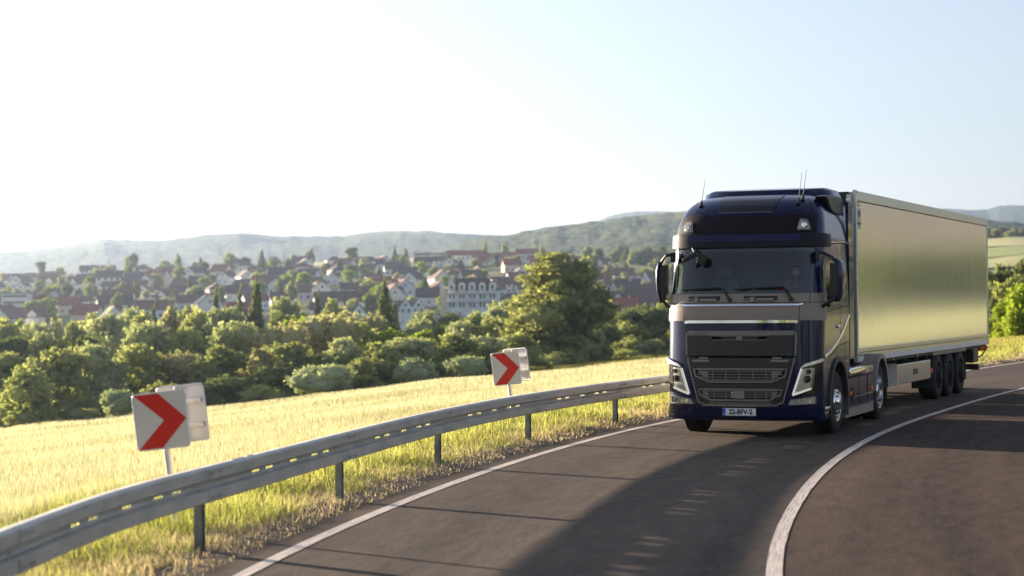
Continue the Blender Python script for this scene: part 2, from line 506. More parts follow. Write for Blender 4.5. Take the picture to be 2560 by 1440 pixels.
# worn road paint
M_line = bpy.data.materials.new('road_paint'); M_line.use_nodes = True
def _paint():
    nt = M_line.node_tree; p = nt.nodes['Principled BSDF']
    tc = nt.nodes.new('ShaderNodeTexCoord')
    mp = nt.nodes.new('ShaderNodeMapping'); mp.inputs['Scale'].default_value = (15, .16, 1)
    nt.links.new(tc.outputs['UV'], mp.inputs[0])
    n = nt.nodes.new('ShaderNodeTexNoise'); n.inputs['Scale'].default_value = 9; n.inputs['Detail'].default_value = 8; n.inputs['Roughness'].default_value = 0.75
    nt.links.new(mp.outputs[0], n.inputs['Vector'])
    cr = nt.nodes.new('ShaderNodeValToRGB')
    cr.color_ramp.elements[0].position = 0.42; cr.color_ramp.elements[0].color = (0.13, 0.11, 0.10, 1)
    cr.color_ramp.elements[1].position = 0.50; cr.color_ramp.elements[1].color = (0.72, 0.62, 0.54, 1)
    nt.links.new(n.outputs[0], cr.inputs[0]); nt.links.new(cr.outputs[0], p.inputs['Base Color'])
    p.inputs['Roughness'].default_value = 0.6
_paint()
_n = len(CEN)
lo = offset(EDGE, 0.42)
jit = (fbm(np.arange(_n) * 0.35, np.zeros(_n), 2) - 0.5) * 0.28
road = ribbon(EDGE + normals(EDGE) * (0.42 + jit)[:, None], CEN, 0.0, 'road', M_asph, nx=6)
tag(road, kind='structure')
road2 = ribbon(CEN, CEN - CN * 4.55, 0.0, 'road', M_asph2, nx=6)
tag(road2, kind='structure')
el = ribbon(offset(EDGE, 0.07), offset(EDGE, -0.06), 0.004, 'road_edge_line', M_line)
tag(el, 'worn white edge line along the guardrail side of the road', 'road marking', kind='structure')
cl = ribbon(offset(CEN, 0.068), offset(CEN, -0.058), 0.004, 'road_centre_line', M_line)
tag(cl, 'solid white centre line curving round the bend', 'road marking', kind='structure')
rl = ribbon(CEN - CN * 4.05, CEN - CN * 4.18, 0.004, 'road_edge_line', M_line)
tag(rl, 'white edge line along the inner side of the bend', 'road marking', kind='structure')

# ------------------------------------------------------------------ far hills
def yh(px): return 756 - 0.0092 * (px - 1280)
def hill(name, D, pts, toe, w0, w1, m, seed, bump=7.0, phi0=-50, phi1=75, label=None):
    xs = [p[0] for p in pts]; ys = [p[1] for p in pts]
    phs = np.arange(phi0, phi1, 0.045)
    px = 1280 + 4742 * np.tan(np.radians(np.clip(phs, -60, 60)))
    ang = (yh(px) - np.interp(px, xs, ys)) / 4742
    crest = 2.117 + ang * D
    nv = 22
    t = np.linspace(0, 1, nv)
    T, PH = np.meshgrid(t, phs, indexing='ij')
    C = np.tile(crest, (nv, 1))
    rr = np.where(T < 0.75, D - w0 + w0 * (T / 0.75), D + w1 * (T - 0.75) / 0.25)
    prof = np.where(T < 0.75, np.sin(np.clip(T / 0.75, 0, 1) * math.pi / 2) ** 1.1, np.cos((T - 0.75) / 0.25 * math.pi / 2))
    Z = toe + (C - toe) * prof
    RX = rr * np.sin(np.radians(PH)); RY = rr * np.cos(np.radians(PH))
    Z = Z + (fbm(RX / (D * .006), RY / (D * .02), seed, 5) - 0.5) * bump * 2 * np.clip(T * 4, 0, 1) * np.clip((1 - T) * 5, 0, 1)
    Z = Z + (fbm(RX / (D * .06), RY / (D * .06), seed + 7, 3) - 0.5) * (C - toe).clip(0) * 0.25 * np.clip(T * 2, 0, 1) * np.clip((0.75 - T) * 5, 0, 1)
    V = np.stack([RX.ravel(), RY.ravel(), Z.ravel()], 1)
    n = len(phs)
    ii, jj = np.meshgrid(np.arange(n - 1), np.arange(nv - 1)); a = (jj * n + ii).ravel()
    F = np.stack([a, a + n, a + n + 1, a + 1], 1)
    me = bpy.data.meshes.new(name); me.from_pydata(V.tolist(), [], F.tolist()); me.materials.append(m)
    me.shade_smooth()
    o = bpy.data.objects.new(name, me); COL.objects.link(o)
    tag(o, label, None, None, 'structure')
    return o
M_forest = ramp_mat('far_forest', [(0.3, (0.018, 0.035, 0.012)), (0.55, (0.045, 0.075, 0.02)), (0.75, (0.09, 0.12, 0.035))], 0.012, detail=12, bump=1.0, bscale=0.05,
                    scale2=0.0012, stops2=[(0.3, (0.11, 0.14, 0.05)), (0.6, (0.20, 0.20, 0.09)), (0.8, (0.05, 0.08, 0.02))], mixlo=0.56, mixhi=0.62)
hill('hills', 4200, [(-4500, 690), (-600, 655), (0, 637), (120, 628), (200, 618), (235, 612), (262, 607), (300, 610), (400, 610), (480, 606), (600, 599), (690, 602), (780, 601), (860, 598), (900, 591),
     (1000, 587), (1100, 587), (1180, 592), (1300, 602), (1500, 625), (1700, 660)], 12, 1700, 900, M_forest, 11, 3.2, -50, 10, 'long pale forested ridge behind the town')
hill('hills', 2700, [(900, 668), (1080, 640), (1150, 616), (1230, 601), (1313, 588), (1380, 578), (1477, 568), (1560, 557), (1640, 550), (1700, 547), (1900, 546), (2200, 552), (2400, 562), (2470, 567), (2560, 574),
     (2900, 568), (3400, 545), (4500, 505), (9000, 480)], 38, 1000, 700, M_forest, 23, 3.2, -6, 75, 'green wooded hill rising behind the truck')
hill('hills', 6800, [(900, 640), (1300, 602), (1450, 570), (1520, 551), (1590, 542), (1650, 542), (1710, 538), (2000, 530), (2350, 540), (2470, 542), (2500, 534), (2560, 532), (3000, 525), (6000, 490)], 40, 2200, 1500, M_forest, 37, 4, -6, 60,
     'far blue hill crest on the horizon')

M_hillfield = ramp_mat('hillside_fields', [(0.3, (0.20, 0.20, 0.09)), (0.5, (0.34, 0.28, 0.17)), (0.7, (0.42, 0.34, 0.24))], 0.006, detail=10, bump=0.4, bscale=0.1, scale2=0.004, stops2=[(0.3, (0.07, 0.09, 0.03)), (0.6, (0.13, 0.15, 0.06)), (0.8, (0.2, 0.2, 0.1))], mixlo=0.5, mixhi=0.56)
hill('hills', 1500, [(2800, 720), (3100, 660), (3500, 560), (4200, 480), (5200, 450), (9000, 430)], 24, 500, 400, M_hillfield, 51, 4, 18, 75, 'field covered hillside inside the bend')
# ================================================================== GUARDRAIL
M_zinc = mat('galvanised_steel', (0.52, 0.50, 0.44), rough=0.55, metal=0.4, var=0.15, vscale=2.5, bump=0.15, bscale=18, stretch=(1, 1, 4))
M_zinc2 = mat('weathered_post_steel', (0.22, 0.23, 0.21), rough=0.6, metal=0.4, var=0.4, vscale=5)
_rail = np.array([(-4.4, -30), (-4.0, -16), (-3.72, -4), (-3.55, 3), (-3.38, 8), (-3.17, 11.7), (-2.98, 14.2), (-2.46, 17.0), (-1.80, 20.4), (-0.97, 24.3), (0.02, 27.8), (1.25, 31.2), (2.95, 35.3)], float)
_far = offset(EDGE, 1.05)
_far = _far[_far[:, 1] > 39.0]
_far = _far[_far[:, 1] < 49][::6]
RAIL = smooth(resample(catmull(np.vstack([_rail, _far])), 0.25), 10)
RAIL = resample(RAIL, 0.05)
RN = -normals(RAIL)                 # towards the road
rs_ = np.arange(len(RAIL)) * 0.05
# station of a known post
s_post0 = rs_[np.argmin(np.hypot(RAIL[:, 0] + 2.46, RAIL[:, 1] - 17.0))]
BAY = 4.25
s_post0 -= 0.85
def rail_at(s):
    i = min(max(int(round(s / 0.05)), 0), len(RAIL) - 1)
    return RAIL[i], RN[i]
slots = [(1.15, 1.37), (1.53, 1.75), (2.28, 2.50), (3.00, 3.22), (3.38, 3.60)]
prof = [(0.440, 0.020), (0.446, 0.060), (0.458, 0.080), (0.545, 0.080), (0.556, 0.060), (0.562, 0.022), (0.578, 0.012), (0.586, 0.012), (0.605, 0.012), (0.621, 0.014), (0.630, 0.060), (0.642, 0.080), (0.726, 0.080), (0.742, 0.060), (0.750, 0.014)]
slot_row = 7
def rail_mesh():
    smax = rs_[-1]
    st = list(np.arange(0.0, smax - .1, 0.5))
    cuts = []
    k0 = int(-s_post0 // BAY)
    s = s_post0 + k0 * BAY
    laps = []
    while s < smax - 1:
        if s > 1:
            laps.append(s)
            for a, b in slots:
                if s + b < smax - .5: cuts.append((s + a, s + b))
        s += BAY
    st += [c for ab in cuts for c in ab]
    st = sorted(set(round(v, 3) for v in st))
    mb = MB()
    cs = [(round(a, 3), round(b, 3)) for a, b in cuts]
    starts = {a for a, b in cs}
    def P(i, j):
        c, n = rail_at(st[i]); z, d = prof[j]
        return (c[0] + n[0] * d, c[1] + n[1] * d, z)
    mb.grid(P, len(st), len(prof), skip=lambda i, j: j == slot_row and any(a <= st[i] + 1e-4 and st[i] + 1e-4 < b for a, b in cs if abs(a - st[i]) < 1))
    return mb, laps
rmb, laps = rail_mesh()
guard = empty('guardrail', (0, 0, 0))
tag(guard, 'grey galvanised steel guardrail with slotted beam following the outside of the bend', 'guardrail')
beam = rmb.build('beam', M_zinc, guard, smooth=40, fix=False)
sm = beam.modifiers.new('thickness', 'SOLIDIFY'); sm.thickness = 0.006; sm.offset = 0
vis_laps = [s for s in laps if rail_at(s)[0][1] > 5]
for s in vis_laps[:26]:
    c, n = rail_at(s); t = Vector((n[1], -n[0], 0)); nn = Vector((n[0], n[1], 0))
    # sigma post (C section) behind the beam
    pb = MB()
    lean = 0.02
    M3 = Matrix((t, nn, Vector((0, 0, 1)))).transposed()
    for dx, dy, sx, sy in ((0, -0.075, 0.10, 0.006), (-0.05, -0.045, 0.006, 0.06), (0.05, -0.045, 0.006, 0.06), (-0.035, -0.015, 0.03, 0.006), (0.035, -0.015, 0.03, 0.006)):
        pb.obox(Vector((c[0], c[1], 0.27)) + t * dx + nn * (dy - 0.02), sx, sy, 0.86, M3)
    g = tz(c[0], c[1])
    pb.build('post', M_zinc2, guard)
    # splice plate, bracket and bolts
    lb = MB(); q = 0.16
    for (z0, d0), (z1, d1) in zip(prof[:-1], prof[1:]):
        a = Vector((c[0], c[1], 0)) ; 
        vs = [a + nn * (d0 + .007) + t * (-q) + Vector((0, 0, z0)), a + nn * (d0 + .007) + t * q + Vector((0, 0, z0)), a + nn * (d1 + .007) + t * q + Vector((0, 0, z1)), a + nn * (d1 + .007) + t * (-q) + Vector((0, 0, z1))]
        lb.add(vs, [(0, 1, 2, 3)])
    for zz in (0.49, 0.695):
        for dx in (-.11, -.05, .05, .11):
            p = Vector((c[0], c[1], zz)) + nn * 0.09 + t * dx
            lb.tube([p - nn * 0.012, p + nn * 0.009], 0.014, 6)
    lb.build('splice_plate', M_zinc, guard, fix=False)
# ================================================================== CHEVRON SIGNS
M_signwhite = mat('sign_sheeting_white', (0.62, 0.58, 0.555), rough=0.35, spec=0.4, var=0.05, vscale=2)
M_signred = mat('sign_sheeting_red', (0.60, 0.012, 0.010), rough=0.35, spec=0.4)
M_signback = mat('sign_back_aluminium', (0.72, 0.71, 0.69), rough=0.45, metal=0.15, var=0.08, vscale=3)
M_pole = mat('sign_pole_zinc', (0.55, 0.54, 0.52), rough=0.45, metal=0.5, var=0.2, vscale=6)
def rrect(w, h, r, n=5):
    out = []
    for cx, cy, a0 in ((w / 2 - r, h / 2 - r, 0), (-w / 2 + r, h / 2 - r, 90), (-w / 2 + r, -h / 2 + r, 180), (w / 2 - r, -h / 2 + r, 270)):
        for k in range(n + 1):
            a = R(a0 + 90 * k / n); out.append((cx + r * math.cos(a), cy + r * math.sin(a)))
    return out
def chevron_sign(x, y, size, zb, face_deg, back_deg, tilt_deg, label, flipback=False, boff=(0.14, 0.12)):
    z0 = tz(x, y)
    root = empty('chevron_sign', (x, y, z0))
    tag(root, label, 'road sign', 'chevron signs standing behind the guardrail')
    root.rotation_euler = (0, R(-tilt_deg), 0)
    hz = zb - z0
    MB().tube([(0, 0.03, -0.3), (0, 0.03, hz + size * 1.02)], 0.03, 12).build('pole', M_pole, root, smooth=40)
    pf = empty('front_panel_mount', (0, 0, hz + size / 2), R(face_deg), root)
    bpy.data.objects.remove(pf)
    Mz = Matrix.Rotation(R(face_deg), 4, 'Z')
    def place(o, M): o.matrix_local = M
    fr = MB().prism(rrect(size, size, size * 0.07), 'Y', -0.035, -0.023).build('front_panel', M_signwhite, root)
    fr.matrix_local = Matrix.Translation((0, 0, hz + size / 2)) @ Mz
    s = size
    c = [(0.04, .985), (0.50, .985), (0.985, .50), (0.48, .015), (0.03, .015), (0.56, .50)]
    pts = [((u - .5) * s, (v - .5) * s) for u, v in c]
    rb = MB()
    rb.add([(p[0], 0, p[1]) for p in pts], [(0, 1, 2, 5), (5, 2, 3, 4)])
    ro = rb.build('red_chevron', M_signred, fr); ro.location = (0, -0.038, 0)
    # lipped rim
    rim = MB(); rr = rrect(size, size, size * 0.07)
    rim.tube([(p[0], -0.03, p[1]) for p in rr] + [(rr[0][0], -0.03, rr[0][1])], 0.008, 6)
    ri = rim.build('rim', M_signback, fr, smooth=True)
    # second panel for the other direction, seen from behind
    Mb = Matrix.Translation((boff[0], boff[1], hz + size * .56)) @ Matrix.Rotation(R(back_deg), 4, 'Z')
    bk = MB().prism(rrect(size, size, size * 0.07), 'Y', 0.0, 0.012).build('rear_panel', M_signback, root)
    bk.matrix_local = Mb
    fl = MB()
    fl.tube([(p[0], -0.005, p[1]) for p in rr] + [(rr[0][0], -0.005, rr[0][1])], 0.012, 6)
    for zz in (-.22, .22):
        fl.box(-size * .45, size * .45, -0.03, -0.0, zz * size - .02, zz * size + .02)
    fl.build('rear_stiffener', M_signback, bk)
    MB().tube([(0, -.055, -size * .5 - .0), (0, -.055, size * .5)], 0.024, 10).build('clamp_pole', M_pole, bk, smooth=40)
    cb = MB()
    for zz in (hz + size * .2, hz + size * .8):
        cb = MB()
        cb.box(-.045, .045, .0, .075, zz - .02, zz + .02)
        cb.box(0.03, boff[0], .02, .05, zz - .015, zz + .015)
        cb.build('bracket', M_pole, root)
    return root
chevron_sign(-3.13, 17.6, 0.52, 0.80, -12, -24, 6.5, 'large red and white chevron board leaning on its pole, nearest the camera', boff=(.155, .22))
chevron_sign(0.02, 32.4, 0.55, 0.72, -32, -44, 6.5, 'small red and white chevron board farther along the guardrail, close to the truck', boff=(.17, .2))

# ================================================================== GRASS
def blades(name, xs, ys, zs, hgt, wid, lean, m, seed, head=False):
    rng = np.random.default_rng(seed)
    n = len(xs)
    a = rng.uniform(0, 2 * math.pi, n); la = rng.uniform(0, 2 * math.pi, n)
    ln = np.abs(rng.normal(0, lean, n)) * hgt
    dx = np.cos(a) * wid / 2; dy = np.sin(a) * wid / 2
    V = np.empty((n, 5, 3))
    V[:, 0] = np.stack([xs - dx, ys - dy, zs], 1)
    V[:, 1] = np.stack([xs + dx, ys + dy, zs], 1)
    mxx = xs + np.cos(la) * ln * .35; mxy = ys + np.sin(la) * ln * .35
    V[:, 2] = np.stack([mxx + dx * .8, mxy + dy * .8, zs + hgt * .55], 1)
    V[:, 3] = np.stack([mxx - dx * .8, mxy - dy * .8, zs + hgt * .55], 1)
    V[:, 4] = np.stack([xs + np.cos(la) * ln, ys + np.sin(la) * ln, zs + hgt], 1)
    b = (np.arange(n) * 5)[:, None]
    quad = (b + np.array([[0, 1, 2, 3]])); tri = (b + np.array([[3, 2, 4]]))
    me = bpy.data.meshes.new(name)
    me.vertices.add(n * 5); me.vertices.foreach_set('co', V.ravel())
    loops = np.concatenate([quad, tri], 1).ravel().astype(np.int32)
    me.loops.add(len(loops)); me.loops.foreach_set('vertex_index', loops)
    st = np.stack([np.arange(n) * 7, np.arange(n) * 7 + 4], 1).ravel().astype(np.int32)
    tt = np.tile(np.array([4, 3], np.int32), n)
    me.polygons.add(2 * n); me.polygons.foreach_set('loop_start', st); me.polygons.foreach_set('loop_total', tt)
    me.update(calc_edges=True); me.materials.append(m)
    o = bpy.data.objects.new(name, me); COL.objects.link(o)
    return o
M_dry = leaf_mat('dry_verge_grass', (0.33, 0.295, 0.16), (0.70, 0.63, 0.45), trans=0.4, scale=1.2, rnd=0, tcol=(1.15, 1.0, .7))
M_green = leaf_mat('green_verge_grass', (0.20, 0.225, 0.06), (0.52, 0.495, 0.21), trans=0.48, scale=0.8, rnd=0)
M_crop = leaf_mat('ripening_crop', (0.30, 0.31, 0.175), (0.56, 0.55, 0.40), trans=0.45, scale=0.12, rnd=0, tcol=(1.1, 1.05, .8))
rng = np.random.default_rng(4)
def scatter_band(n, d0, d1, ymin, ymax, pw=1.0):
    """random points beside the left road edge, d metres outside the edge line; denser near the camera"""
    E = EDGE[(EDGE[:, 1] > ymin) & (EDGE[:, 1] < ymax)]; N = normals(E)
    w = 1 / np.maximum(np.hypot(E[:, 0], E[:, 1]), 10) ** pw; w /= w.sum()
    k = rng.choice(len(E) - 1, n, p=w[:-1] / w[:-1].sum()); u = rng.uniform(0, 1, n)
    d = d0 + (d1 - d0) * rng.uniform(0, 1, n)
    P = E[k] * (1 - u)[:, None] + E[k + 1] * u[:, None] + N[k] * d[:, None]
    return P[:, 0], P[:, 1], d
# gravelly dirt strip beside the asphalt
M_dirt = ramp_mat('gravel_dirt', [(0.3, (0.05, 0.038, 0.03)), (0.5, (0.13, 0.10, 0.075)), (0.7, (0.30, 0.24, 0.18))], 8, detail=10, bump=1.0, bscale=25)
dirt = MB(); _E = EDGE[(EDGE[:, 1] > -10) & (EDGE[:, 1] < 110)]; _EN = normals(_E)
_dj = [.28, .5, .8, 1.15, 1.7, 2.3]
def _dp(i, j):
    d = _dj[i] + (vnoise(np.array([j * .5]), np.array([i * 3.0]), 4)[0] - .5) * (.12 if i else 0)
    z = (-.006, .012, .02, .022, .0, -.12)[i] + (0.03 * (vnoise(np.array([j * .9]), np.array([i * 7.0]), 8)[0] - .5) if i else 0)
    return (_E[j][0] + _EN[j][0] * d, _E[j][1] + _EN[j][1] * d, z)
dirt.grid(_dp, 6, len(_E))
verge = dirt.build('verge', M_dirt, smooth=True); tag(verge, kind='structure')
# dry grass
x, y, d = scatter_band(90000, 0.30, 2.6, 11, 90, 1.6)
patch = fbm(x * .9, y * .9, 31); keep = (patch > 0.42 - 0.30 * np.clip((d - .4) / .8, 0, 1)) & (rng.uniform(0, 1, len(d)) < np.clip((d - .25) / .5, 0.05, 1))
x, y, d = x[keep], y[keep], d[keep]
h = (0.025 + 0.065 * rng.uniform(0, 1, len(x)) ** 1.5) * np.clip(d / .7, .35, 1.3) * (0.6 + fbm(x * 1.2, y * 1.2, 77))
o = blades('grass', x, y, np.maximum(terrain(x, y), 0.0), h, np.maximum(0.006, np.hypot(x, y) * .00042), .6, M_dry, 1)
tag(o, 'dry straw coloured grass along the road edge', 'grass', kind='stuff')
x, y, d = scatter_band(120000, 0.75, 4.2, 11, 95, 1.5)
patch = fbm(x * .7, y * .7, 12); keep = patch > 0.43 - 0.20 * np.clip((d - 1.2) / 1.2, 0, 1.6)
x, y, d = x[keep], y[keep], d[keep]
h = (0.06 + 0.20 * rng.uniform(0, 1, len(x)) ** 1.3) * (0.45 + 1.1 * fbm(x * .8, y * .8, 55)) * np.clip(d / 1.3, .5, 1.25)
o = blades('grass', x, y, terrain(x, y), h, np.maximum(0.007, np.hypot(x, y) * .00048), .5, M_green, 2)
tag(o, 'lush green verge grass under and behind the guardrail', 'grass', kind='stuff')
# crop field: stems out to the hedge line
def crop(n, ph0, ph1, rmin, rmax_pad, seed, m, hg, kind_label):
    rr = np.random.default_rng(seed)
    ph = rr.uniform(ph0, ph1, n); re = np.interp(ph, _ph, _re) * np.interp(ph, [-1, .3, 5.5, 8], [1, .93, .70, 1] if rmax_pad == 0 else [1, 1, 1, 1])
    r0 = np.interp(ph, _ph, _r0)
    r = rmin * r0 * (re / (rmin * r0)) ** rr.uniform(0, 1, n)
    x = r * np.sin(np.radians(ph)); y = r * np.cos(np.radians(ph))
    d = road_dist(x, y)
    k = np.abs(d) > 7.2
    x, y, r, d = x[k], y[k], r[k], d[k]
    pt = fbm(x / 5, y / 5, 3)
    tl = (np.abs((np.abs(d) - 14.0) % 15.0) < .45) | (np.abs((np.abs(d) - 16.0) % 15.0) < .45)
    h = hg * np.where(tl & (np.abs(d) > 12), .3, 1.0) * (0.55 + 0.55 * pt + 0.25 * rr.uniform(0, 1, len(x)))
    o = blades('crop', x, y, terrain(x, y) - 0.02, h, np.maximum(0.009, r * .00048), .35, m, seed)
    tag(o, kind_label, 'crop', kind='stuff')
crop(340000, -17, 5.5, 1.08, 0, 5, M_crop, 0.42, 'pale yellow cereal field sloping down to the trees')
M_bank = leaf_mat('rank_grass', (0.07, 0.085, 0.025), (0.22, 0.21, 0.08), trans=0.4, scale=0.25, rnd=0)
def bank(n):
    rr = np.random.default_rng(19); ph = rr.uniform(-.5, 6, n)
    f0 = np.interp(ph, [-1, .3, 5.5, 8], [1, .93, .70, 1]); re = np.interp(ph, _ph, _re)
    r = re * (f0 + (1.08 - f0) * rr.uniform(0, 1, n)); x = r * np.sin(np.radians(ph)); y = r * np.cos(np.radians(ph))
    h = .35 + .5 * fbm(x / 3, y / 3, 8)
    o = blades('grass', x, y, terrain(x, y), h, r * .0006, .4, M_bank, 19); tag(o, 'dark rank grass bank between the field and the trees', 'grass', kind='stuff')
bank(30000)
M_crop2 = leaf_mat('field_grass_right', (0.18, 0.19, 0.05), (0.40, 0.35, 0.15), trans=0.5, scale=0.2, rnd=0)
crop(40000, 11, 16.5, .85, 0, 6, M_crop2, 0.4, 'yellow green meadow beyond the rear of the trailer')
# ================================================================== TREES
M_bark = mat('bark', (0.10, 0.075, 0.05), rough=0.95, var=0.4, vscale=4)
LM = {
 'olive': leaf_mat('leaves_olive', (0.16, 0.19, 0.075), (0.48, 0.49, 0.225), 0.46),
 'pale': leaf_mat('leaves_pale', (0.24, 0.27, 0.15), (0.58, 0.59, 0.37), 0.42),
 'bright': leaf_mat('leaves_bright', (0.16, 0.23, 0.03), (0.42, 0.48, 0.08), 0.5),
 'sage': leaf_mat('leaves_sage', (0.23, 0.28, 0.165), (0.56, 0.60, 0.39), 0.4),
 'oak': leaf_mat('leaves_oak', (0.10, 0.125, 0.05), (0.38, 0.385, 0.17), 0.4),
 'dark': leaf_mat('leaves_dark', (0.085, 0.11, 0.055), (0.27, 0.30, 0.135), 0.38),
 'tan': leaf_mat('leaves_tan', (0.26, 0.245, 0.135), (0.56, 0.52, 0.32), 0.42),
}
def leaf_cloud(rng, lobes, n, size, flat=1.0):
    """leaf-sized quads through the shells of several lobes"""
    vols = np.array([l[3] * l[4] * l[5] for l in lobes]) ** (2 / 3); pr = vols / vols.sum()
    k = rng.choice(len(lobes), n, p=pr)
    L = np.array(lobes)[k]
    d = rng.normal(size=(n, 3)); d /= np.linalg.norm(d, axis=1)[:, None]
    # clumps: pull directions to a number of cluster directions
    cl = rng.normal(size=(26, 3)); cl /= np.linalg.norm(cl, axis=1)[:, None]
    j = (d @ cl.T).argmax(1)
    d = d * 0.55 + cl[j] * 0.45 + rng.normal(size=(n, 3)) * .05; d /= np.linalg.norm(d, axis=1)[:, None]
    rad = 1 - np.abs(rng.normal(0, .16, n)) + rng.uniform(-.02, .1, n)
    bumpy = 0.86 + 0.22 * np.sin(d[:, 0] * 7 + L[:, 0] * 3) * np.cos(d[:, 2] * 8 + L[:, 1] * 5)
    P = L[:, :3] + d * L[:, 3:6] * (rad * bumpy)[:, None]
    s = size * rng.uniform(.6, 1.35, n)
    nrm = d + rng.normal(size=(n, 3)) * .75; nrm[:, 2] += .15; nrm /= np.linalg.norm(nrm, axis=1)[:, None]
    a = np.cross(nrm, rng.normal(size=(n, 3))); a /= np.linalg.norm(a, axis=1)[:, None]; b = np.cross(nrm, a)
    a *= (s / 2)[:, None]; b *= (s / 2 * flat)[:, None]
    V = np.stack([P - a - b * .5, P + a * .3 - b, P + a + b * .4, P - a * .2 + b], 1)
    return V
def quads_mesh(name, V, m, extra=None):
    n = len(V); me = bpy.data.meshes.new(name)
    vs = V.reshape(-1, 3); loops = np.arange(n * 4, dtype=np.int32); 
    if extra is not None:
        ev, ef = extra
        off = len(vs); vs = np.concatenate([vs, ev]); loops = np.concatenate([loops, (ef + off).ravel().astype(np.int32)])
        tot = np.concatenate([np.full(n, 4, np.int32), np.full(len(ef), ef.shape[1], np.int32)])
    else: tot = np.full(n, 4, np.int32)
    st = np.concatenate([[0], np.cumsum(tot)[:-1]]).astype(np.int32)
    me.vertices.add(len(vs)); me.vertices.foreach_set('co', vs.ravel())
    me.loops.add(len(loops)); me.loops.foreach_set('vertex_index', loops)
    me.polygons.add(len(tot)); me.polygons.foreach_set('loop_start', st); me.polygons.foreach_set('loop_total', tot)
    me.update(calc_edges=True); me.materials.append(m)
    return me
def core(lobes, f):
    """rough inner mass of twigs and leaves, so the crown is not see-through everywhere"""
    V = []; F = []
    bm = bmesh.new(); bmesh.ops.create_icosphere(bm, subdivisions=2, radius=1)
    bv = np.array([q.co[:] for q in bm.verts]); bf = np.array([[q.index for q in t.verts] for t in bm.faces]); bm.free()
    for i, l in enumerate(lobes):
        w = 1 + .25 * np.sin(bv[:, 0] * 9 + i) * np.cos(bv[:, 1] * 8 + bv[:, 2] * 7)
        V.append(bv * w[:, None] * np.array(l[3:6]) * f + np.array(l[:3])); F.append(bf + i * len(bv))
    return np.concatenate(V), np.concatenate(F)
def broad_lobes(rng, H, W, n=9, low=.06):
    lb = [(W * .2, 0, H * .22, W * .26, W * .26, H * .2), (-W * .2, W * .1, H * .24, W * .25, W * .25, H * .2), (0, -W * .22, H * .2, W * .25, W * .25, H * .18)]
    for i in range(n):
        t = (i + .5) / n
        z = H * (low + (1 - low) * (.12 + .74 * rng.uniform(0, 1)))
        env = math.sin(math.pi * min(max((z / H - low) / (1 - low) * .8 + .14, 0), 1)) ** .7
        a = rng.uniform(0, 2 * math.pi); rr = W / 2 * env * rng.uniform(.25, .68)
        s = W * rng.uniform(.19, .30)
        lb.append((rr * math.cos(a), rr * math.sin(a), min(z, H - s * .8), s, s * rng.uniform(.85, 1.1), s * rng.uniform(.7, .95)))
    lb.append((0, 0, H * .62, W * .27, W * .27, H * .24)); lb.append((0, 0, H - W * .18, W * .17, W * .17, W * .17))
    return lb
def trunk_mesh(rng, H, W, r=None, name='trunk'):
    mb = MB(); r = r or H * .022
    pts = [(0, 0, -.6)]; x = y = 0
    for k in range(1, 6):
        x += rng.uniform(-.02, .02) * H; y += rng.uniform(-.02, .02) * H
        pts.append((x, y, H * .78 * k / 5))
    mb.tube(pts, [r * 1.5, r, r * .85, r * .65, r * .45, r * .2], 7)
    for k in range(7):
        i = rng.integers(1, 5); p = pts[i]; a = rng.uniform(0, 2 * math.pi); l = W * rng.uniform(.25, .42)
        q = (p[0] + math.cos(a) * l * .5, p[1] + math.sin(a) * l * .5, p[2] + l * .35); e = (p[0] + math.cos(a) * l, p[1] + math.sin(a) * l, p[2] + l * .9)
        mb.tube([p, q, e], [r * .5, r * .3, r * .1], 5)
    return mb
PROTO = {}
def proto(kind, shape, seed, H, W, n, size, f=.62):
    rg = np.random.default_rng(seed)
    if shape == 'broad': lobes = broad_lobes(rg, H, W, 10 if H < 14 else 18)
    elif shape == 'column': lobes = [(rg.uniform(-.1, .1) * W, rg.uniform(-.1, .1) * W, H * (.22 + .72 * t), W * .42 * math.sin(math.pi * (.12 + .8 * t)) + .1, W * .42 * math.sin(math.pi * (.12 + .8 * t)) + .1, H * .14) for t in np.linspace(0, 1, 7)]
    elif shape == 'conifer': lobes = [(rg.uniform(-.03, .03) * W, rg.uniform(-.03, .03) * W, H * (.12 + .85 * t), W * .5 * (1 - t) ** .85 + .12, W * .5 * (1 - t) ** .85 + .12, H * .075) for t in np.linspace(0, 1, 11)]
    elif shape == 'bush': lobes = [(rg.uniform(-.25, .25) * W, rg.uniform(-.25, .25) * W, H * rg.uniform(.35, .66), W * rg.uniform(.24, .34), W * rg.uniform(.24, .34), H * rg.uniform(.28, .36)) for _ in range(8)] + [(0, 0, H * .4, W * .42, W * .42, H * .4)]
    V = leaf_cloud(rg, lobes, n, size)
    me = quads_mesh('crown', V, LM[kind], core(lobes, f))
    tr = trunk_mesh(rg, H if shape != 'bush' else H * .8, W, H * .02)
    key = (kind, shape, seed)
    return dict(crown=me, trunk=tr, H=H, W=W, tm=None, shape=shape, kind=kind)
def plant(pr, x, y, h, wf, rz, label, cat, group, name):
    """one tree: Empty at the base with crown and trunk"""
    root = empty(name, (x, y, tz(x, y) - .05), rz)
    s = h / pr['H']; root.scale = (s * wf, s * wf, s)
    tag(root, label, cat, group)
    c = bpy.data.objects.new('crown', pr['crown']); COL.objects.link(c); c.parent = root
    if pr['tm'] is None:
        t = pr['trunk'].build('trunk', M_bark, root, smooth=True); pr['tm'] = t.data
    else:
        t = bpy.data.objects.new('trunk', pr['tm']); COL.objects.link(t); t.parent = root
    return root
P_ = {}
for i in range(3): P_['olive', i] = proto('olive', 'broad', 10 + i, 10, 8.5, 12000, .31)
for i in range(3): P_['pale', i] = proto('pale', 'broad', 20 + i, 9, 8, 11000, .28)
for i in range(2): P_['bright', i] = proto('bright', 'broad', 30 + i, 9, 7.5, 9000, .31)
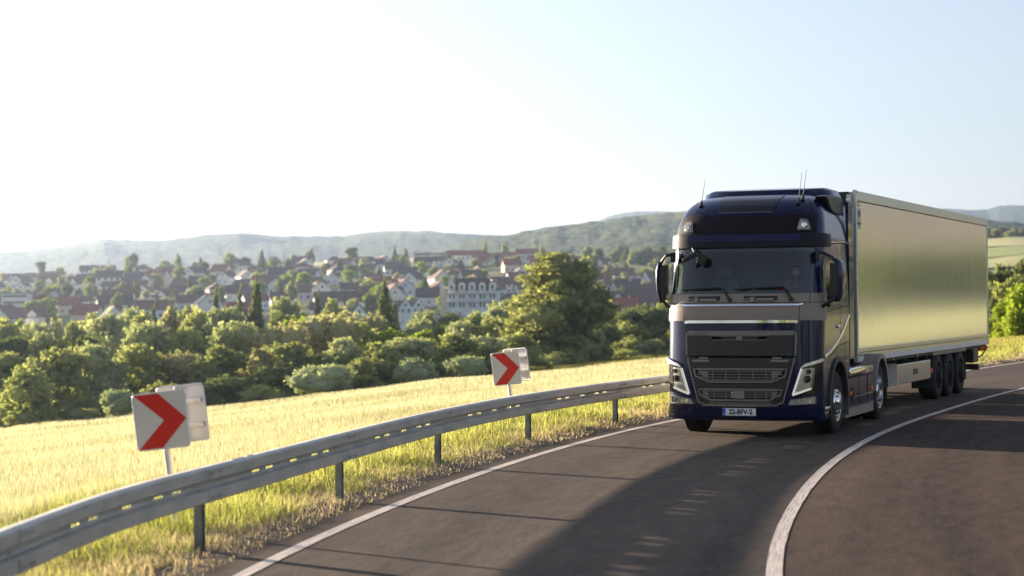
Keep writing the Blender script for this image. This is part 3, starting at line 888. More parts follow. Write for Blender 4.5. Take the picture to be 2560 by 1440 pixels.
for i in range(2): P_['tan', i] = proto('tan', 'broad', 40 + i, 9, 8, 10000, .30)
for i in range(2): P_['darkbroad', i] = proto('dark', 'broad', 50 + i, 9, 8, 9000, .32)
for i in range(2): P_['conifer', i] = proto('dark', 'conifer', 60 + i, 13, 6, 8000, .34)
for i in range(2): P_['column', i] = proto('olive', 'column', 70 + i, 12, 5, 5000, .42)
for i in range(3): P_['bush', i] = proto('sage', 'bush', 80 + i, 3.8, 4.2, 8000, .15, .7)
for i in range(2): P_['obush', i] = proto('olive', 'bush', 90 + i, 3.6, 4.4, 7000, .15, .7)
for i in range(2): P_['hedgebright', i] = proto('bright', 'broad', 95 + i, 6, 6, 6500, .22)
P_['giant', 0] = proto('oak', 'broad', 7, 15, 12, 30000, .36)
# ================================================================== PLACING TREES
def at(px, r):
    ph = math.atan((px - 1280) / 4742.0)
    return r * math.sin(ph), r * math.cos(ph)
def ztop(px, py, r):
    return 2.117 + (yh(px) - py) / 4742.0 * r
def edge_r(px):
    return float(np.interp(math.degrees(math.atan((px - 1280) / 4742.0)), _ph, _re))
rt = random.Random(12)
tree_recs = []
merged = {}
KW = {'olive': 'olive green broadleaf tree', 'pale': 'pale grey green willowy tree', 'bright': 'bright yellow green leafy tree', 'tan': 'tan tinged broadleaf tree',
      'darkbroad': 'dark green broadleaf tree', 'conifer': 'dark conifer', 'column': 'slim upright olive tree', 'bush': 'rounded pale green bush', 'obush': 'rounded olive bush', 'hedgebright': 'sunlit bright green shrub tree', 'giant': 'big spreading tree'}
NV = {}
for k, v in list(P_.items()): NV[k[0]] = NV.get(k[0], 0) + 1
def put(kind, px, r, topy, wpx, where, group, fixh=None, minh=1.0):
    x, y = at(px, r)
    if where in ('inner', 'slope') or (where == 'rightwood' and px < 2440) or (where == 'back' and px < 2440):
        g = tz(x, y); h = fixh or max(minh, ztop(px, topy, r) - g)
        merged.setdefault('inner' if where == 'slope' else where, []).append((kind, x, y, g, h, wpx / 4742.0 * r)); return
    d = abs(float(road_dist(np.array([x]), np.array([y]))[0]))
    if d < 8: return
    g = tz(x, y)
    h = fixh or max(minh, ztop(px, topy, r) - g)
    pr = P_[kind, rt.randrange(NV[kind])]
    w = wpx / 4742.0 * r
    wf = min(max(w / (pr['W'] * h / pr['H']), .6), 1.7)
    name = 'bush' if kind in ('bush', 'obush') else ('conifer_tree' if kind == 'conifer' else ('shrub' if kind == 'hedgebright' else 'broadleaf_tree'))
    tree_recs.append((kind, px, where, group, plant(pr, x, y, h, wf, rt.uniform(0, 6.28), None, None, None, name)))
G_belt = 'trees of the wooded belt between field and town'
top_x = [0, 100, 250, 400, 560, 700, 850, 1000, 1100, 1200, 1290, 1500, 1600, 1700]
top_y = [775, 788, 770, 757, 745, 790, 778, 792, 778, 778, 760, 790, 770, 775]
explicit = [('bush', 800, 1, 903, 165), ('bush', 1040, 1, 886, 108), ('bush', 1172, 1, 880, 112), ('bush', 300, 1, 962, 105), ('obush', 205, 1, 1010, 110), ('obush', 420, 2, 940, 150),
            ('darkbroad', 560, 3, 930, 170), ('olive', 905, 5, 890, 170), ('olive', 1290, 6, 880, 150), ('obush', 1400, 5, 868, 150), ('darkbroad', 1480, 8, 850, 140), ('olive', 60, 3, 905, 190), ('obush', 640, 2, 950, 130),
            ('darkbroad', 700, 8, 900, 150), ('darkbroad', 960, 10, 905, 120), ('darkbroad', 1110, 8, 900, 110), ('darkbroad', 1240, 9, 900, 120), ('darkbroad', 480, 8, 950, 150)]
for kd, px, dr, ty, w in explicit:
    put(kd, px, edge_r(px) + dr, ty, w, 'front', 'bushes and small trees along the field edge')
second = [('olive', 20, 870, 210), ('olive', 130, 860, 180), ('pale', 245, 850, 170), ('olive', 345, 845, 170), ('tan', 440, 870, 140), ('olive', 545, 860, 190), ('tan', 650, 860, 170), ('olive', 740, 850, 180), ('pale', 845, 845, 150),
          ('olive', 940, 850, 150), ('pale', 1030, 840, 170), ('olive', 1130, 835, 160), ('pale', 1215, 835, 150), ('olive', 1300, 820, 170), ('olive', 1400, 830, 170), ('pale', 1475, 815, 105), ('olive', 1560, 850, 130), ('pale', 1625, 840, 120), ('obush', 1660, 865, 70), ('obush', 1560, 868, 90)]
for kd, px, ty, w in second:
    put(kd, px, edge_r(px) + 18 + rt.uniform(-4, 4), ty + rt.uniform(-6, 6), w, 'second', G_belt)
third = [('darkbroad', 30, 830, 190), ('pale', 120, 825, 150), ('darkbroad', 205, 830, 90), ('pale', 370, 800, 190), ('olive', 480, 815, 150), ('pale', 590, 800, 180), ('tan', 700, 805, 170), ('tan', 810, 785, 220), ('olive', 905, 800, 150),
         ('bright', 985, 825, 150), ('bright', 1065, 815, 110), ('pale', 1140, 800, 170), ('olive', 1225, 790, 150), ('pale', 1310, 775, 170), ('olive', 1420, 790, 160), ('darkbroad', 1510, 810, 130), ('olive', 1590, 800, 130), ('darkbroad', 1655, 795, 110), ('bright', 1690, 800, 80)]
for kd, px, ty, w in third:
    put(kd, px, edge_r(px) + 42 + rt.uniform(-6, 6), ty + rt.uniform(-5, 5), w, 'third', G_belt)
fourth = [('olive', 0, 785, 150), ('pale', 95, 800, 140), ('olive', 180, 795, 120), ('pale', 265, 775, 170), ('olive', 360, 770, 110), ('tan', 425, 760, 100), ('olive', 500, 768, 130), ('pale', 560, 762, 120), ('conifer', 640, 690, 95), ('darkbroad', 690, 775, 110),
          ('bright', 755, 790, 150), ('tan', 850, 778, 160), ('tan', 925, 782, 110), ('conifer', 962, 700, 110), ('pale', 1035, 790, 140), ('bright', 1110, 800, 110), ('darkbroad', 1170, 790, 110), ('pale', 1235, 760, 130), ('olive', 1500, 780, 120), ('darkbroad', 1570, 770, 130), ('darkbroad', 1640, 765, 130)]
for kd, px, ty, w in fourth:
    put(kd, px, 255 + rt.uniform(-10, 10), ty, w, 'fourth', G_belt)
fifth = [('olive', 50, 790, 110), ('tan', 140, 790, 100), ('olive', 230, 775, 120), ('pale', 320, 765, 130), ('conifer', 385, 755, 60), ('olive', 470, 758, 110), ('conifer', 540, 725, 60), ('conifer', 600, 715, 70), ('olive', 712, 735, 70), ('conifer', 795, 728, 75), ('olive', 830, 740, 80), ('tan', 885, 775, 90),
         ('conifer', 985, 745, 70), ('olive', 1070, 770, 100), ('darkbroad', 1120, 775, 80), ('olive', 1195, 772, 90), ('olive', 1265, 745, 90), ('olive', 1520, 745, 90), ('darkbroad', 1600, 755, 100), ('olive', 1665, 745, 70)]
for kd, px, ty, w in fifth:
    put(kd, px, 330 + rt.uniform(-15, 15), ty, w, 'fifth', G_belt)
# the giant tree
x, y = at(1385, 196); g = tz(x, y); h = ztop(1385, 624, 196) - g
big = plant(P_['giant', 0], x, y, h, 330 / 4742 * 196 / (12 * h / 15), 1.1, 'tallest and broadest tree in the valley, standing well above the others left of the truck', 'tree', None, 'broadleaf_tree')
# town trees
G_town = 'trees between the houses of the town'
tt = [('darkbroad', 105, 1200, 655, 38), ('olive', 320, 1200, 640, 34), ('darkbroad', 335, 1190, 632, 26), ('olive', 410, 1190, 652, 40), ('column', 447, 1200, 638, 22), ('conifer', 502, 1200, 641, 22), ('olive', 572, 1200, 632, 40), ('darkbroad', 615, 1190, 642, 30), ('conifer', 655, 1210, 624, 28),
      ('olive', 735, 1210, 634, 30), ('column', 778, 1210, 624, 34), ('darkbroad', 880, 1210, 617, 40), ('olive', 872, 1150, 640, 34), ('conifer', 988, 1210, 614, 22), ('conifer', 1016, 1210, 618, 24), ('darkbroad', 1000, 1170, 635, 48), ('column', 1214, 1230, 607, 18), ('olive', 1262, 1240, 610, 20),
      ('pale', 1188, 1050, 645, 40), ('olive', 1130, 1150, 646, 40), ('olive', 1355, 1200, 612, 24), ('conifer', 1425, 1150, 622, 30), ('olive', 1470, 1150, 612, 34), ('darkbroad', 1500, 1130, 618, 40), ('conifer', 1485, 950, 640, 50), ('olive', 1525, 1050, 660, 40),
      ('olive', 915, 770, 700, 60), ('bright', 945, 710, 712, 60), ('conifer', 1062, 750, 690, 50), ('olive', 640, 750, 700, 60), ('conifer', 960, 710, 705, 60), ('conifer', 700, 790, 692, 34), ('olive', 225, 900, 690, 40), ('bright', 220, 790, 715, 34), ('olive', 100, 910, 700, 34),
      ('pale', 760, 850, 702, 50), ('olive', 790, 910, 690, 44), ('olive', 400, 1000, 675, 30), ('olive', 270, 1050, 664, 40), ('conifer', 880, 930, 682, 30), ('bright', 1210, 910, 672, 30), ('olive', 1500, 770, 700, 60), ('darkbroad', 1650, 710, 735, 80), ('bright', 1580, 670, 745, 50), ('darkbroad', 1480, 710, 720, 70)]
for kd, px, r, ty, w in tt:
    put(kd, px, r, ty, w, 'town', G_town, minh=4)
for i in range(140):
    px = rt.uniform(-30, 1690); r = rt.choice([670, 730, 795, 860, 925, 995, 1070, 1150]) + rt.uniform(-15, 15)
    kd = rt.choice(['olive', 'olive', 'darkbroad', 'pale', 'conifer', 'column', 'tan', 'bright'])
    put(kd, px, r, 0, rt.uniform(28, 52) * 850 / r, 'town', G_town, fixh=rt.uniform(6.0, 10))
for px in (1545, 1562, 1580, 1598, 1615, 1633, 1648, 1663, 1540, 1606):
    put(rt.choice(['darkbroad', 'olive', 'conifer']), px + rt.uniform(-5, 5), 1290 + rt.uniform(-30, 30), 616 + rt.uniform(-6, 12), 38, 'copse', 'small dark copse below the green hill')
for px in range(1700, 2760, 14):
    put(rt.choice(['darkbroad', 'darkbroad', 'olive']), px + rt.uniform(-5, 5), 1340 + rt.uniform(-40, 60), 574 + rt.uniform(-7, 14), 34, 'rightwood', 'distant wood behind the trailer')
# hedge behind the rear of the trailer
for kd, px, r, ty, w in [('darkbroad', 2452, 135, 668, 90), ('darkbroad', 2500, 140, 655, 100), ('darkbroad', 2555, 138, 648, 110), ('darkbroad', 2620, 140, 640, 130), ('olive', 2478, 128, 700, 90), ('olive', 2530, 126, 690, 110), ('olive', 2590, 124, 700, 120),
                         ('hedgebright', 2515, 116, 745, 80), ('hedgebright', 2560, 113, 705, 110), ('hedgebright', 2478, 117, 790, 60), ('hedgebright', 2610, 112, 720, 110), ('olive', 2400, 135, 690, 120), ('hedgebright', 2538, 112, 770, 90), ('hedgebright', 2500, 113, 800, 70), ('darkbroad', 2484, 124, 740, 70)]:
    put(kd, px, r, ty, w, 'hedge', 'trees and shrubs behind the rear of the trailer')
for i in range(34):
    px = rt.uniform(1700, 2440); r = rt.uniform(215, 330)
    put(rt.choice(['olive', 'pale', 'darkbroad', 'bright', 'tan']), px, r, rt.uniform(770, 830) if px < 2100 else rt.uniform(700, 760), 110, 'back', 'trees in the valley behind the truck')
# wood and single trees on the inner side of the bend (seen in the paintwork and side panels)
for i in range(60):
    ph = 19 + 44 * (i + rt.uniform(0, 1)) / 60; r = rt.choice([395, 425]) + rt.uniform(-12, 12)
    px = 1280 + 4742 * math.tan(R(ph))
    put(rt.choice(['olive', 'darkbroad', 'olive', 'pale']), px, r, 0, 9 / r * 4742, 'inner', 'wood on the slope inside the bend', fixh=rt.uniform(7, 12))
for i in range(16):
    ph = rt.uniform(20, 70); r = rt.uniform(110, 330)
    put(rt.choice(['olive', 'pale', 'tan']), 1280 + 4742 * math.tan(R(ph)), r, 0, 6 / r * 4742, 'slope', 'single trees on the slope inside the bend', fixh=rt.uniform(4, 7))

for i in range(40):  # unseen trees added behind the camera to darken the cab front's reflections
    a = R(rt.uniform(100, 235)); r = rt.uniform(48, 120); x, y = r * math.sin(a), r * math.cos(a)
    if abs(float(road_dist(np.array([x]), np.array([y]))[0])) < 11: continue
    merged.setdefault('behind', []).append((rt.choice(['darkbroad', 'darkbroad', 'olive']), x, y, tz(x, y), rt.uniform(9, 14), 8.0))
_wl = {}
def wood(key, name, label):
    Vs = []
    rg = np.random.default_rng(5)
    by_m = {}
    for kind, x, y, g, h, w in merged.get(key, []):
        lm = {'darkbroad': 'dark', 'conifer': 'dark', 'obush': 'olive', 'bush': 'sage'}.get(kind, kind)
        if lm not in _wl: _wl[lm] = leaf_cloud(rg, broad_lobes(rg, 10, 8.5, 10), 1500, .8)
        V = _wl[lm].copy(); s_ = h / 10; a = rg.uniform(0, 6.28)
        V[..., :2] *= w / 8.5; V[..., 2] *= s_
        X = V[..., 0] * math.cos(a) - V[..., 1] * math.sin(a); Y = V[..., 0] * math.sin(a) + V[..., 1] * math.cos(a)
        V[..., 0] = X + x; V[..., 1] = Y + y; V[..., 2] += g
        by_m.setdefault(lm, []).append(V)
    mats_ = sorted(by_m); allV = np.concatenate([np.concatenate(by_m[m]) for m in mats_])
    me = quads_mesh(name, allV, LM[mats_[0]])
    for m in mats_[1:]: me.materials.append(LM[m])
    me.polygons.foreach_set('material_index', np.concatenate([np.full(sum(len(v) for v in by_m[m]), i, np.int32) for i, m in enumerate(mats_)]))
    o = bpy.data.objects.new(name, me); COL.objects.link(o); tag(o, label, 'wood', kind='stuff')
wood('inner', 'woods', 'far wood on the slope inside the bend')
wood('behind', 'woods', 'unseen wood added behind the camera to darken the cab reflections')
wood('rightwood', 'woods', 'far wood below the green hill behind the truck')
wood('back', 'woods', 'valley wood behind the truck')
LOC = {'back': ('in the valley behind the truck', 'tree'), 'slope': ('standing alone inside the bend', 'tree'), 'uppertown': ('in upper town', 'tree'), 'behind': ('in the unseen wood added behind the camera', 'tree'), 'front': ('on the field edge', 'bush'), 'second': ('in the lowest row of the belt', 'tree'), 'third': ('in the second row of the belt', 'tree'), 'fourth': ('in the middle row of the belt', 'tree'), 'fifth': ('in the top row of the belt', 'tree'),
       'town': ('in lower town', 'tree'), 'copse': ('in the copse beside the truck', 'tree'), 'rightwood': ('in the distant wood', 'tree'), 'hedge': ('beside the trailer rear', 'tree'), 'inner': ('on the slope inside the bend', 'tree')}
tree_recs = [(k, p, 'uppertown' if w == 'town' and o.location.length > 930 else w, g, o) for k, p, w, g, o in tree_recs]
by = {}
for rec in tree_recs: by.setdefault((rec[2], rec[0]), []).append(rec)
for (where, kind), L in by.items():
    L.sort(key=lambda q: q[1])
    for i, rec in enumerate(L):
        if len(L) == 1: lab = KW[kind] + ' (the only one) ' + LOC[where][0]
        else: lab = KW[kind] + ' ' + LOC[where][0] + ', ' + ordinal(i) + ' from left'
        tag(rec[4], lab, 'bush' if kind in ('bush', 'obush', 'hedgebright') else 'tree', rec[3])

# ================================================================== HOUSES
M_wallw = mat('white_render', (0.78, 0.76, 0.72), 0.9, var=0.06, vscale=.5)
M_wallc = mat('cream_render', (0.66, 0.56, 0.44), 0.9, var=0.06, vscale=.5)
M_wallb = mat('blue_shade_render', (0.60, 0.66, 0.72), 0.9, var=0.06, vscale=.5)  # also puts the blue shade on white house fronts into the colour
M_roofd = mat('dark_slate_roof', (0.105, 0.074, 0.068), 0.85, var=0.3, vscale=1.5)
M_roofb = mat('brown_tile_roof', (0.16, 0.088, 0.064), 0.85, var=0.3, vscale=1.5)
M_roofr = mat('red_tile_roof', (0.26, 0.085, 0.055), 0.85, var=0.25, vscale=1.5)
M_roofg = mat('light_grey_roof', (0.30, 0.31, 0.33), 0.7, var=0.2, vscale=1.5)
M_win = mat('window_glass', (0.05, 0.06, 0.07), 0.15, spec=0.6)
M_brick = mat('chimney_brick', (0.25, 0.13, 0.09), 0.9, var=.2)
def house_proto(shape, L, D, H, rise, mw, mr):
    """L along the ridge (x), D depth (y)"""
    root = empty('house', (0, 0, -500))
    w = MB(); o = .55
    if shape in ('gable', 'cross'):
        w.prism([(-D / 2, -3), (D / 2, -3), (D / 2, H), (0, H + rise), (-D / 2, H)], 'X', -L / 2, L / 2)
        rf = MB(); t = .22
        sl = rise / (D / 2)
        for s in (-1, 1):
            rf.prism([(s * (D / 2 + o), H - o * sl + .05), (0, H + rise + .05), (0, H + rise + .05 + t), (s * (D / 2 + o), H - o * sl + .05 + t)], 'X', -L / 2 - o, L / 2 + o)
        if shape == 'cross':
            w.prism([(-L * .16, H - .1), (L * .16, H - .1), (L * .16, H + rise * .3), (0, H + rise * .75), (-L * .16, H + rise * .3)], 'Y', -D / 2 - .4, 0)
            sl2 = (rise * .45) / (L * .16)
            for s in (-1, 1):
                rf.prism([(s * (L * .16 + .4), H + rise * .3 - .4 * sl2 + .06), (0, H + rise * .75 + .06), (0, H + rise * .75 + .26), (s * (L * .16 + .4), H + rise * .3 - .4 * sl2 + .26)], 'Y', -D / 2 - .8, 0)
    elif shape == 'hip':
        w.box(-L / 2, L / 2, -D / 2, D / 2, -3, H)
        rf = MB(); a, b = L / 2 + o, D / 2 + o; c = max(L / 2 - D / 2, .3)
        rf.add([(-a, -b, H), (a, -b, H), (a, b, H), (-a, b, H), (-c, 0, H + rise), (c, 0, H + rise), (-a, -b, H - .2), (a, -b, H - .2), (a, b, H - .2), (-a, b, H - .2)],
               [(0, 1, 5, 4), (1, 2, 5), (2, 3, 4, 5), (3, 0, 4), (6, 7, 1, 0), (7, 8, 2, 1), (8, 9, 3, 2), (9, 6, 0, 3), (9, 8, 7, 6)])
    else:   # flat block
        w.box(-L / 2, L / 2, -D / 2, D / 2, -3, H)
        rf = MB().box(-L / 2 - .3, L / 2 + .3, -D / 2 - .3, D / 2 + .3, H, H + rise)
    w.build('wall', mw, root)
    r_ = rf.build('roof', mr, root)
    if shape != 'flat':
        MB().box(L * .18, L * .18 + .7, -.9, -.3, H + rise * .5, H + rise + .9).build('chimney', M_brick, r_)
    nf = max(2, int(L / 3.4)); floors = 1 if H < 4 else int(H // 2.6)
    for fl in range(min(floors, 3)):
        for k in range(nf):
            x = -L / 2 + L * (k + .5) / nf
            MB().box(x - .6, x + .6, -D / 2 - .03, -D / 2 + .1, .9 + fl * 2.7, 2.2 + fl * 2.7).build('window', M_win, root)
    for y in (-D * .22, D * .22):
        MB().box(-L / 2 - .03, -L / 2 + .1, y - .5, y + .5, 1.0, 2.2).build('window', M_win, root)
    if shape in ('gable', 'cross') and rise > 3:
        MB().box(-L / 2 - .03, -L / 2 + .1, -.5, .5, H + .2, H + 1.3).build('window', M_win, root)
    return root
defs = [('gable', 12, 9, 4.2, 4.0, M_wallw, M_roofd, 'white gabled house with dark roof'), ('gable', 13, 9.5, 3.6, 4.4, M_wallw, M_roofb, 'white gabled house with brown roof'), ('cross', 13, 9, 4.0, 4.0, M_wallb, M_roofd, 'pale blue dormer house with dark roof'),
        ('hip', 12, 10, 4.4, 3.2, M_wallw, M_roofb, 'white house with hipped brown roof'), ('gable', 11, 9, 4.6, 3.8, M_wallc, M_roofr, 'cream gabled house with red roof'), ('gable', 14, 9, 5.4, 3.6, M_wallw, M_roofd, 'tall white house with dark roof'),
        ('hip', 13, 10, 4.0, 3.4, M_wallc, M_roofd, 'cream house with hipped dark roof'), ('cross', 12, 9, 4.4, 4.2, M_wallw, M_roofb, 'white dormer house with brown roof'), ('gable', 12, 10, 4.2, 3.6, M_wallb, M_roofb, 'pale blue gabled house with brown roof'), ('gable', 11, 8, 3.4, 3.4, M_wallw, M_roofr, 'small white house with red roof')]
protos = []
used = set()
for d in defs: protos.append((house_proto(*d[:7]), d[7]))
rh = random.Random(77)
house_recs = []
def set_house(idx, px, r, rz, row, sc=1.0):
    root, lab = protos[idx]
    if idx in used: o = copy_tree(root)
    else: o = root; used.add(idx)
    x, y = at(px, r)
    o.location = (x, y, tz(x, y) + .2); o.rotation_euler = (0, 0, rz); o.scale = (sc, sc, sc)
    house_recs.append((lab, px, row, o))
rows = [(640, 'lowest', 17), (700, 'second', 19), (762, 'third', 21), (828, 'fourth', 22), (896, 'fifth', 23), (966, 'sixth', 24), (1040, 'seventh', 24), (1120, 'eighth', 24), (1200, 'topmost', 23)]
for r0_, rn, cnt in rows:
    lo_, hi_ = -60, 1690
    for k in range(cnt):
        px = lo_ + (hi_ - lo_) * (k + .5 + rh.uniform(-.32, .32)) / cnt
        r = r0_ + rh.uniform(-24, 24)
        if r0_ == 640 and (1090 < px < 1270 or 820 < px < 930): continue
        if px > 1560 and r0_ > 1000: continue
        if 1115 < px < 1340 and r0_ > 1080: idx = rh.choice([4, 9, 4, 9, 0])
        else: idx = rh.choice([0, 0, 1, 1, 2, 3, 4, 5, 5, 6, 7, 8])
        rz = R(rh.choice([rh.uniform(-28, 28), rh.uniform(-28, 28), 90 + rh.uniform(-25, 25)])) 
        set_house(idx, px, r, rz, rn, rh.uniform(.66, .92))
for i, (p_, l_) in enumerate(protos):
    if i not in used: set_house(i, 100 + i * 90, 896, .2, 'fifth')
by = {}
for rec in house_recs: by.setdefault((rec[2], rec[0]), []).append(rec)
for (row, lab), L in by.items():
    L.sort(key=lambda q: q[1])
    for i, rec in enumerate(L):
        s = f'{lab}, {row} row of town' + (f', {ordinal(i)} from left' if len(L) > 1 else '')
        tag(rec[3], s, 'house', 'houses of the hillside town')
# long apartment house with round dormers
def apartment():
    px, r = 1180, 590
    x, y = at(px, r); z = ztop(px, 772, r)
    root = empty('apartment_house', (x, y, z), R(-4))
    tag(root, 'long white apartment house with a row of round gables, left of the tallest tree', 'building')
    s = r / 4742.0
    L = 128 * s
    w = MB().box(-L / 2, L / 2, 0, 9, -8, 5.6)
    w.build('wall', M_wallb, root)  # white wall, its bluish shade put into the colour
    rf = MB(); a = L / 2 + .5
    rf.add([(-a, -.5, 5.6), (a, -.5, 5.6), (a, 9.5, 5.6), (-a, 9.5, 5.6), (-a + 4, 4.5, 9.6), (a - 4, 4.5, 9.6)], [(0, 1, 5, 4), (1, 2, 5), (2, 3, 4, 5), (3, 0, 4), (3, 2, 1, 0)])
    rf.build('roof', M_roofd, root)
    n = 5
    for k in range(n):
        cx = -L / 2 + L * (k + .5) / n
        pr = [(cx - 1.05, 4.6)] + [(cx + 1.05 * math.cos(t), 7.1 + 1.1 * math.sin(t)) for t in np.linspace(math.pi, 0, 9)] + [(cx + 1.05, 4.6)]
        g = MB().prism(pr, 'Y', -.35, 3.2).build('round_gable', M_wallw, root)
        MB().box(cx - .4, cx + .4, -.42, -.3, 6.0, 7.3).build('window', M_win, g)
        for zz in (.4, 3.0):
            for dx in (-.55, .55):
                MB().box(cx + dx - .3, cx + dx + .3, -.04, .1, zz, zz + 1.5).build('window', M_win, root)
    for zz in (2.3, 4.9):
        b = MB().box(-L / 2, L / 2, -1.1, 0, zz - .1, zz)
        for k in range(34):
            xx = -L / 2 + L * k / 33; b.box(xx - .03, xx + .03, -1.1, -1.05, zz, zz + .9)
        b.box(-L / 2, L / 2, -1.12, -1.04, zz + .85, zz + .93)
        b.build('balcony', M_wallw, root)
    w2 = MB().box(-L / 2 - 2.2, -L / 2 - .02, 1.5, 8, -8, 6.8).build('wall', M_wallc, root)
apartment()
def white_gables(px, topy, wpx, r, lab):
    x, y = at(px, r); s = r / 4742.0; L = wpx * s; H = L * .42
    root = empty('row_house', (x, y, ztop(px, topy, r) - H * 1.55), R(3)); tag(root, lab, 'house')
    w = MB().box(-L / 2, L / 2, 0, 8, -6, H * .8)
    for k in (-1, 1):
        cx = k * L * .25
        w.prism([(cx - L * .24, H * .8), (cx + L * .24, H * .8), (cx, H * 1.55)], 'Y', 0.0, 8)
    w.build('wall', M_wallb, root)
    rf = MB()
    for k in (-1, 1):
        cx = k * L * .25
        for s_ in (-1, 1):
            rf.prism([(cx + s_ * (L * .25), H * .8 - .05), (cx, H * 1.55 + .06), (cx, H * 1.55 + .3), (cx + s_ * (L * .25), H * .8 + .19)], 'Y', .05, 8.4)
    rf.build('roof', M_roofd, root)
    for k in (-1, 1):
        for dx in (-.12, .12):
            cx = (k * .25 + dx) * L; MB().box(cx - .35, cx + .35, -.04, .1, H * .3, H * .3 + 1.2).build('window', M_win, root)
        MB().box(k * .25 * L - .35, k * .25 * L + .35, -.04, .1, H * .85, H * .85 + 1.0).build('window', M_win, root)
white_gables(878, 762, 74, 590, 'white double gabled house half hidden by tan trees, left of the dark conifer')
white_gables(1030, 748, 64, 595, 'white double gabled house between the dark conifer and the apartment house')
def block(px, topy, wpx, hpx, r, mw, mr, lab, rz=0.1, bands=3):
    x, y = at(px, r); s = r / 4742.0; L = wpx * s; H = hpx * s
    root = empty('apartment_block', (x, y, ztop(px, topy, r) - H), rz); tag(root, lab, 'building')
    MB().box(-L / 2, L / 2, 0, 10, -8, H).build('wall', mw, root)
    MB().box(-L / 2 - .3, L / 2 + .3, -.3, 10.3, H, H + .5).build('roof', mr, root)
    for k in range(bands):
        z0 = H * (k + .45) / bands
        MB().box(-L * .46, L * .46, -.05, .1, z0, z0 + H * .16 / 1).build('window', M_win, root)
block(36, 736, 62, 30, 700, M_wallw, M_roofg, 'white flat roofed block with dark window bands at the far left edge of town', .05, 2)
block(1058, 634, 46, 24, 1235, M_wallc, M_roofg, 'pale pink flat roofed block left of the red roofs on the town skyline', -.2)
block(1100, 634, 34, 22, 1245, M_wallw, M_roofg, 'white flat roofed block beside the red roofs on the town skyline', -.1)
for i, (px, ty, w, lab) in enumerate([(1165, 626, 90, 'long red roofed house on the town skyline, right of the pale blocks'), (1235, 632, 110, 'longest red roofed row house on the town skyline'), (1320, 622, 54, 'small red roofed house at the right end of the skyline')]):
    r = 1215; x, y = at(px, r); s = r / 4742
    L = w * s
    root = empty('row_house', (x, y, ztop(px, ty, r) - 6.6), R(-6)); tag(root, lab, 'house')
    MB().prism([(-5, -6), (5, -6), (5, 3.4), (0, 6.2), (-5, 3.4)], 'X', -L / 2, L / 2).build('wall', M_wallw, root)
    rf = MB()
    for s_ in (-1, 1): rf.prism([(s_ * 5.6, 3.2), (0, 6.35), (0, 6.6), (s_ * 5.6, 3.45)], 'X', -L / 2 - .5, L / 2 + .5)
    rf.build('roof', M_roofr, root)
    for k in range(int(L // 3)):
        cx = -L / 2 + 1.5 + k * 3; MB().box(cx - .5, cx + .5, -5.04, -4.9, .9, 2.2).build('window', M_win, root)
# field strips beyond the town
M_fieldp = ramp_mat('pale_fields', [(0.35, (0.36, 0.36, 0.13)), (0.6, (0.50, 0.46, 0.22))], 0.004)
M_fieldg = ramp_mat('green_fields', [(0.35, (0.20, 0.26, 0.07)), (0.6, (0.33, 0.36, 0.12))], 0.004)
def field_strip(pxa, pxb, ra, rb, m, label):
    mb = MB(); n = 30
    def P(i, j):
        px = pxa + (pxb - pxa) * i / (n - 1); r = ra + (rb - ra) * j / 7
        x, y = at(px, r); return (x, y, tz(x, y) + .8)
    mb.grid(P, n, 8)
    o = mb.build('field', m, smooth=True); tag(o, label, kind='structure')
field_strip(500, 1130, 1320, 1600, M_fieldp, 'pale field strip above the town')
field_strip(1560, 1720, 1120, 1250, M_fieldg, 'green field below the copse')
field_strip(1690, 2900, 870, 966, M_fieldp, 'straw coloured field beyond the trailer')
field_strip(1690, 2900, 975, 1095, M_fieldg, 'green field beyond the trailer')
field_strip(1690, 2900, 1105, 1270, M_fieldp, 'pale green field below the distant wood')
# ================================================================== TRUCK
M_blue = bpy.data.materials.new('navy_metallic_paint'); M_blue.use_nodes = True
def _blue():
    nt = M_blue.node_tree; p = nt.nodes['Principled BSDF']
    p.inputs['Base Color'].default_value = (0.004, 0.008, 0.046, 1)
    p.inputs['Metallic'].default_value = 0.15; p.inputs['Roughness'].default_value = 0.3; p.inputs['Specular IOR Level'].default_value = 0.08
    p.inputs['Coat Weight'].default_value = 0.6; p.inputs['Coat Roughness'].default_value = 0.02; p.inputs['Coat IOR'].default_value = 1.5
_blue()
M_grey = mat('warm_lit_grey_plastic', (0.27, 0.215, 0.172), 0.5, spec=0.5, bump=0.1, bscale=300)  # grey plastic; the brown of warm sunlight is mixed into this colour
M_blk = mat('black_plastic', (0.018, 0.017, 0.017), 0.45, spec=0.4)
M_blkm = mat('matt_dark_panel', (0.010, 0.008, 0.011), 0.6, spec=0.15)
M_visor = mat('dark_visor', (0.012, 0.012, 0.018), 0.45, spec=.15)
M_gloss = mat('gloss_black_glass', (0.006, 0.006, 0.008), 0.08, spec=0.6)
M_chrome = mat('chrome', (0.78, 0.78, 0.79), 0.10, metal=1.0)
M_alu = mat('polished_aluminium', (0.72, 0.72, 0.74), 0.18, metal=1.0)
M_rub = mat('tyre_rubber', (0.016, 0.015, 0.014), 0.75, spec=0.3, var=.2, vscale=8)
M_chass = mat('chassis_black', (0.012, 0.012, 0.012), 0.6)
M_seam = mat('panel_gap', (0.002, 0.002, 0.003), 0.8, spec=0.1)
M_grille = mat('grille_mesh_ridge', (0.13, 0.112, 0.094), 0.40, spec=0.5)
M_ring = mat('grille_frame_grey', (0.22, 0.19, 0.162), 0.36, spec=0.6)
M_lens = glass_mat('lamp_lens', (0.92, 0.92, 0.9))
M_refl = mat('lamp_reflector', (0.85, 0.84, 0.82), 0.12, metal=1.0)
M_drl = mat('daytime_light', (0.9, 0.88, 0.84), 0.2, emis=((1.0, .93, .85), 0.10))
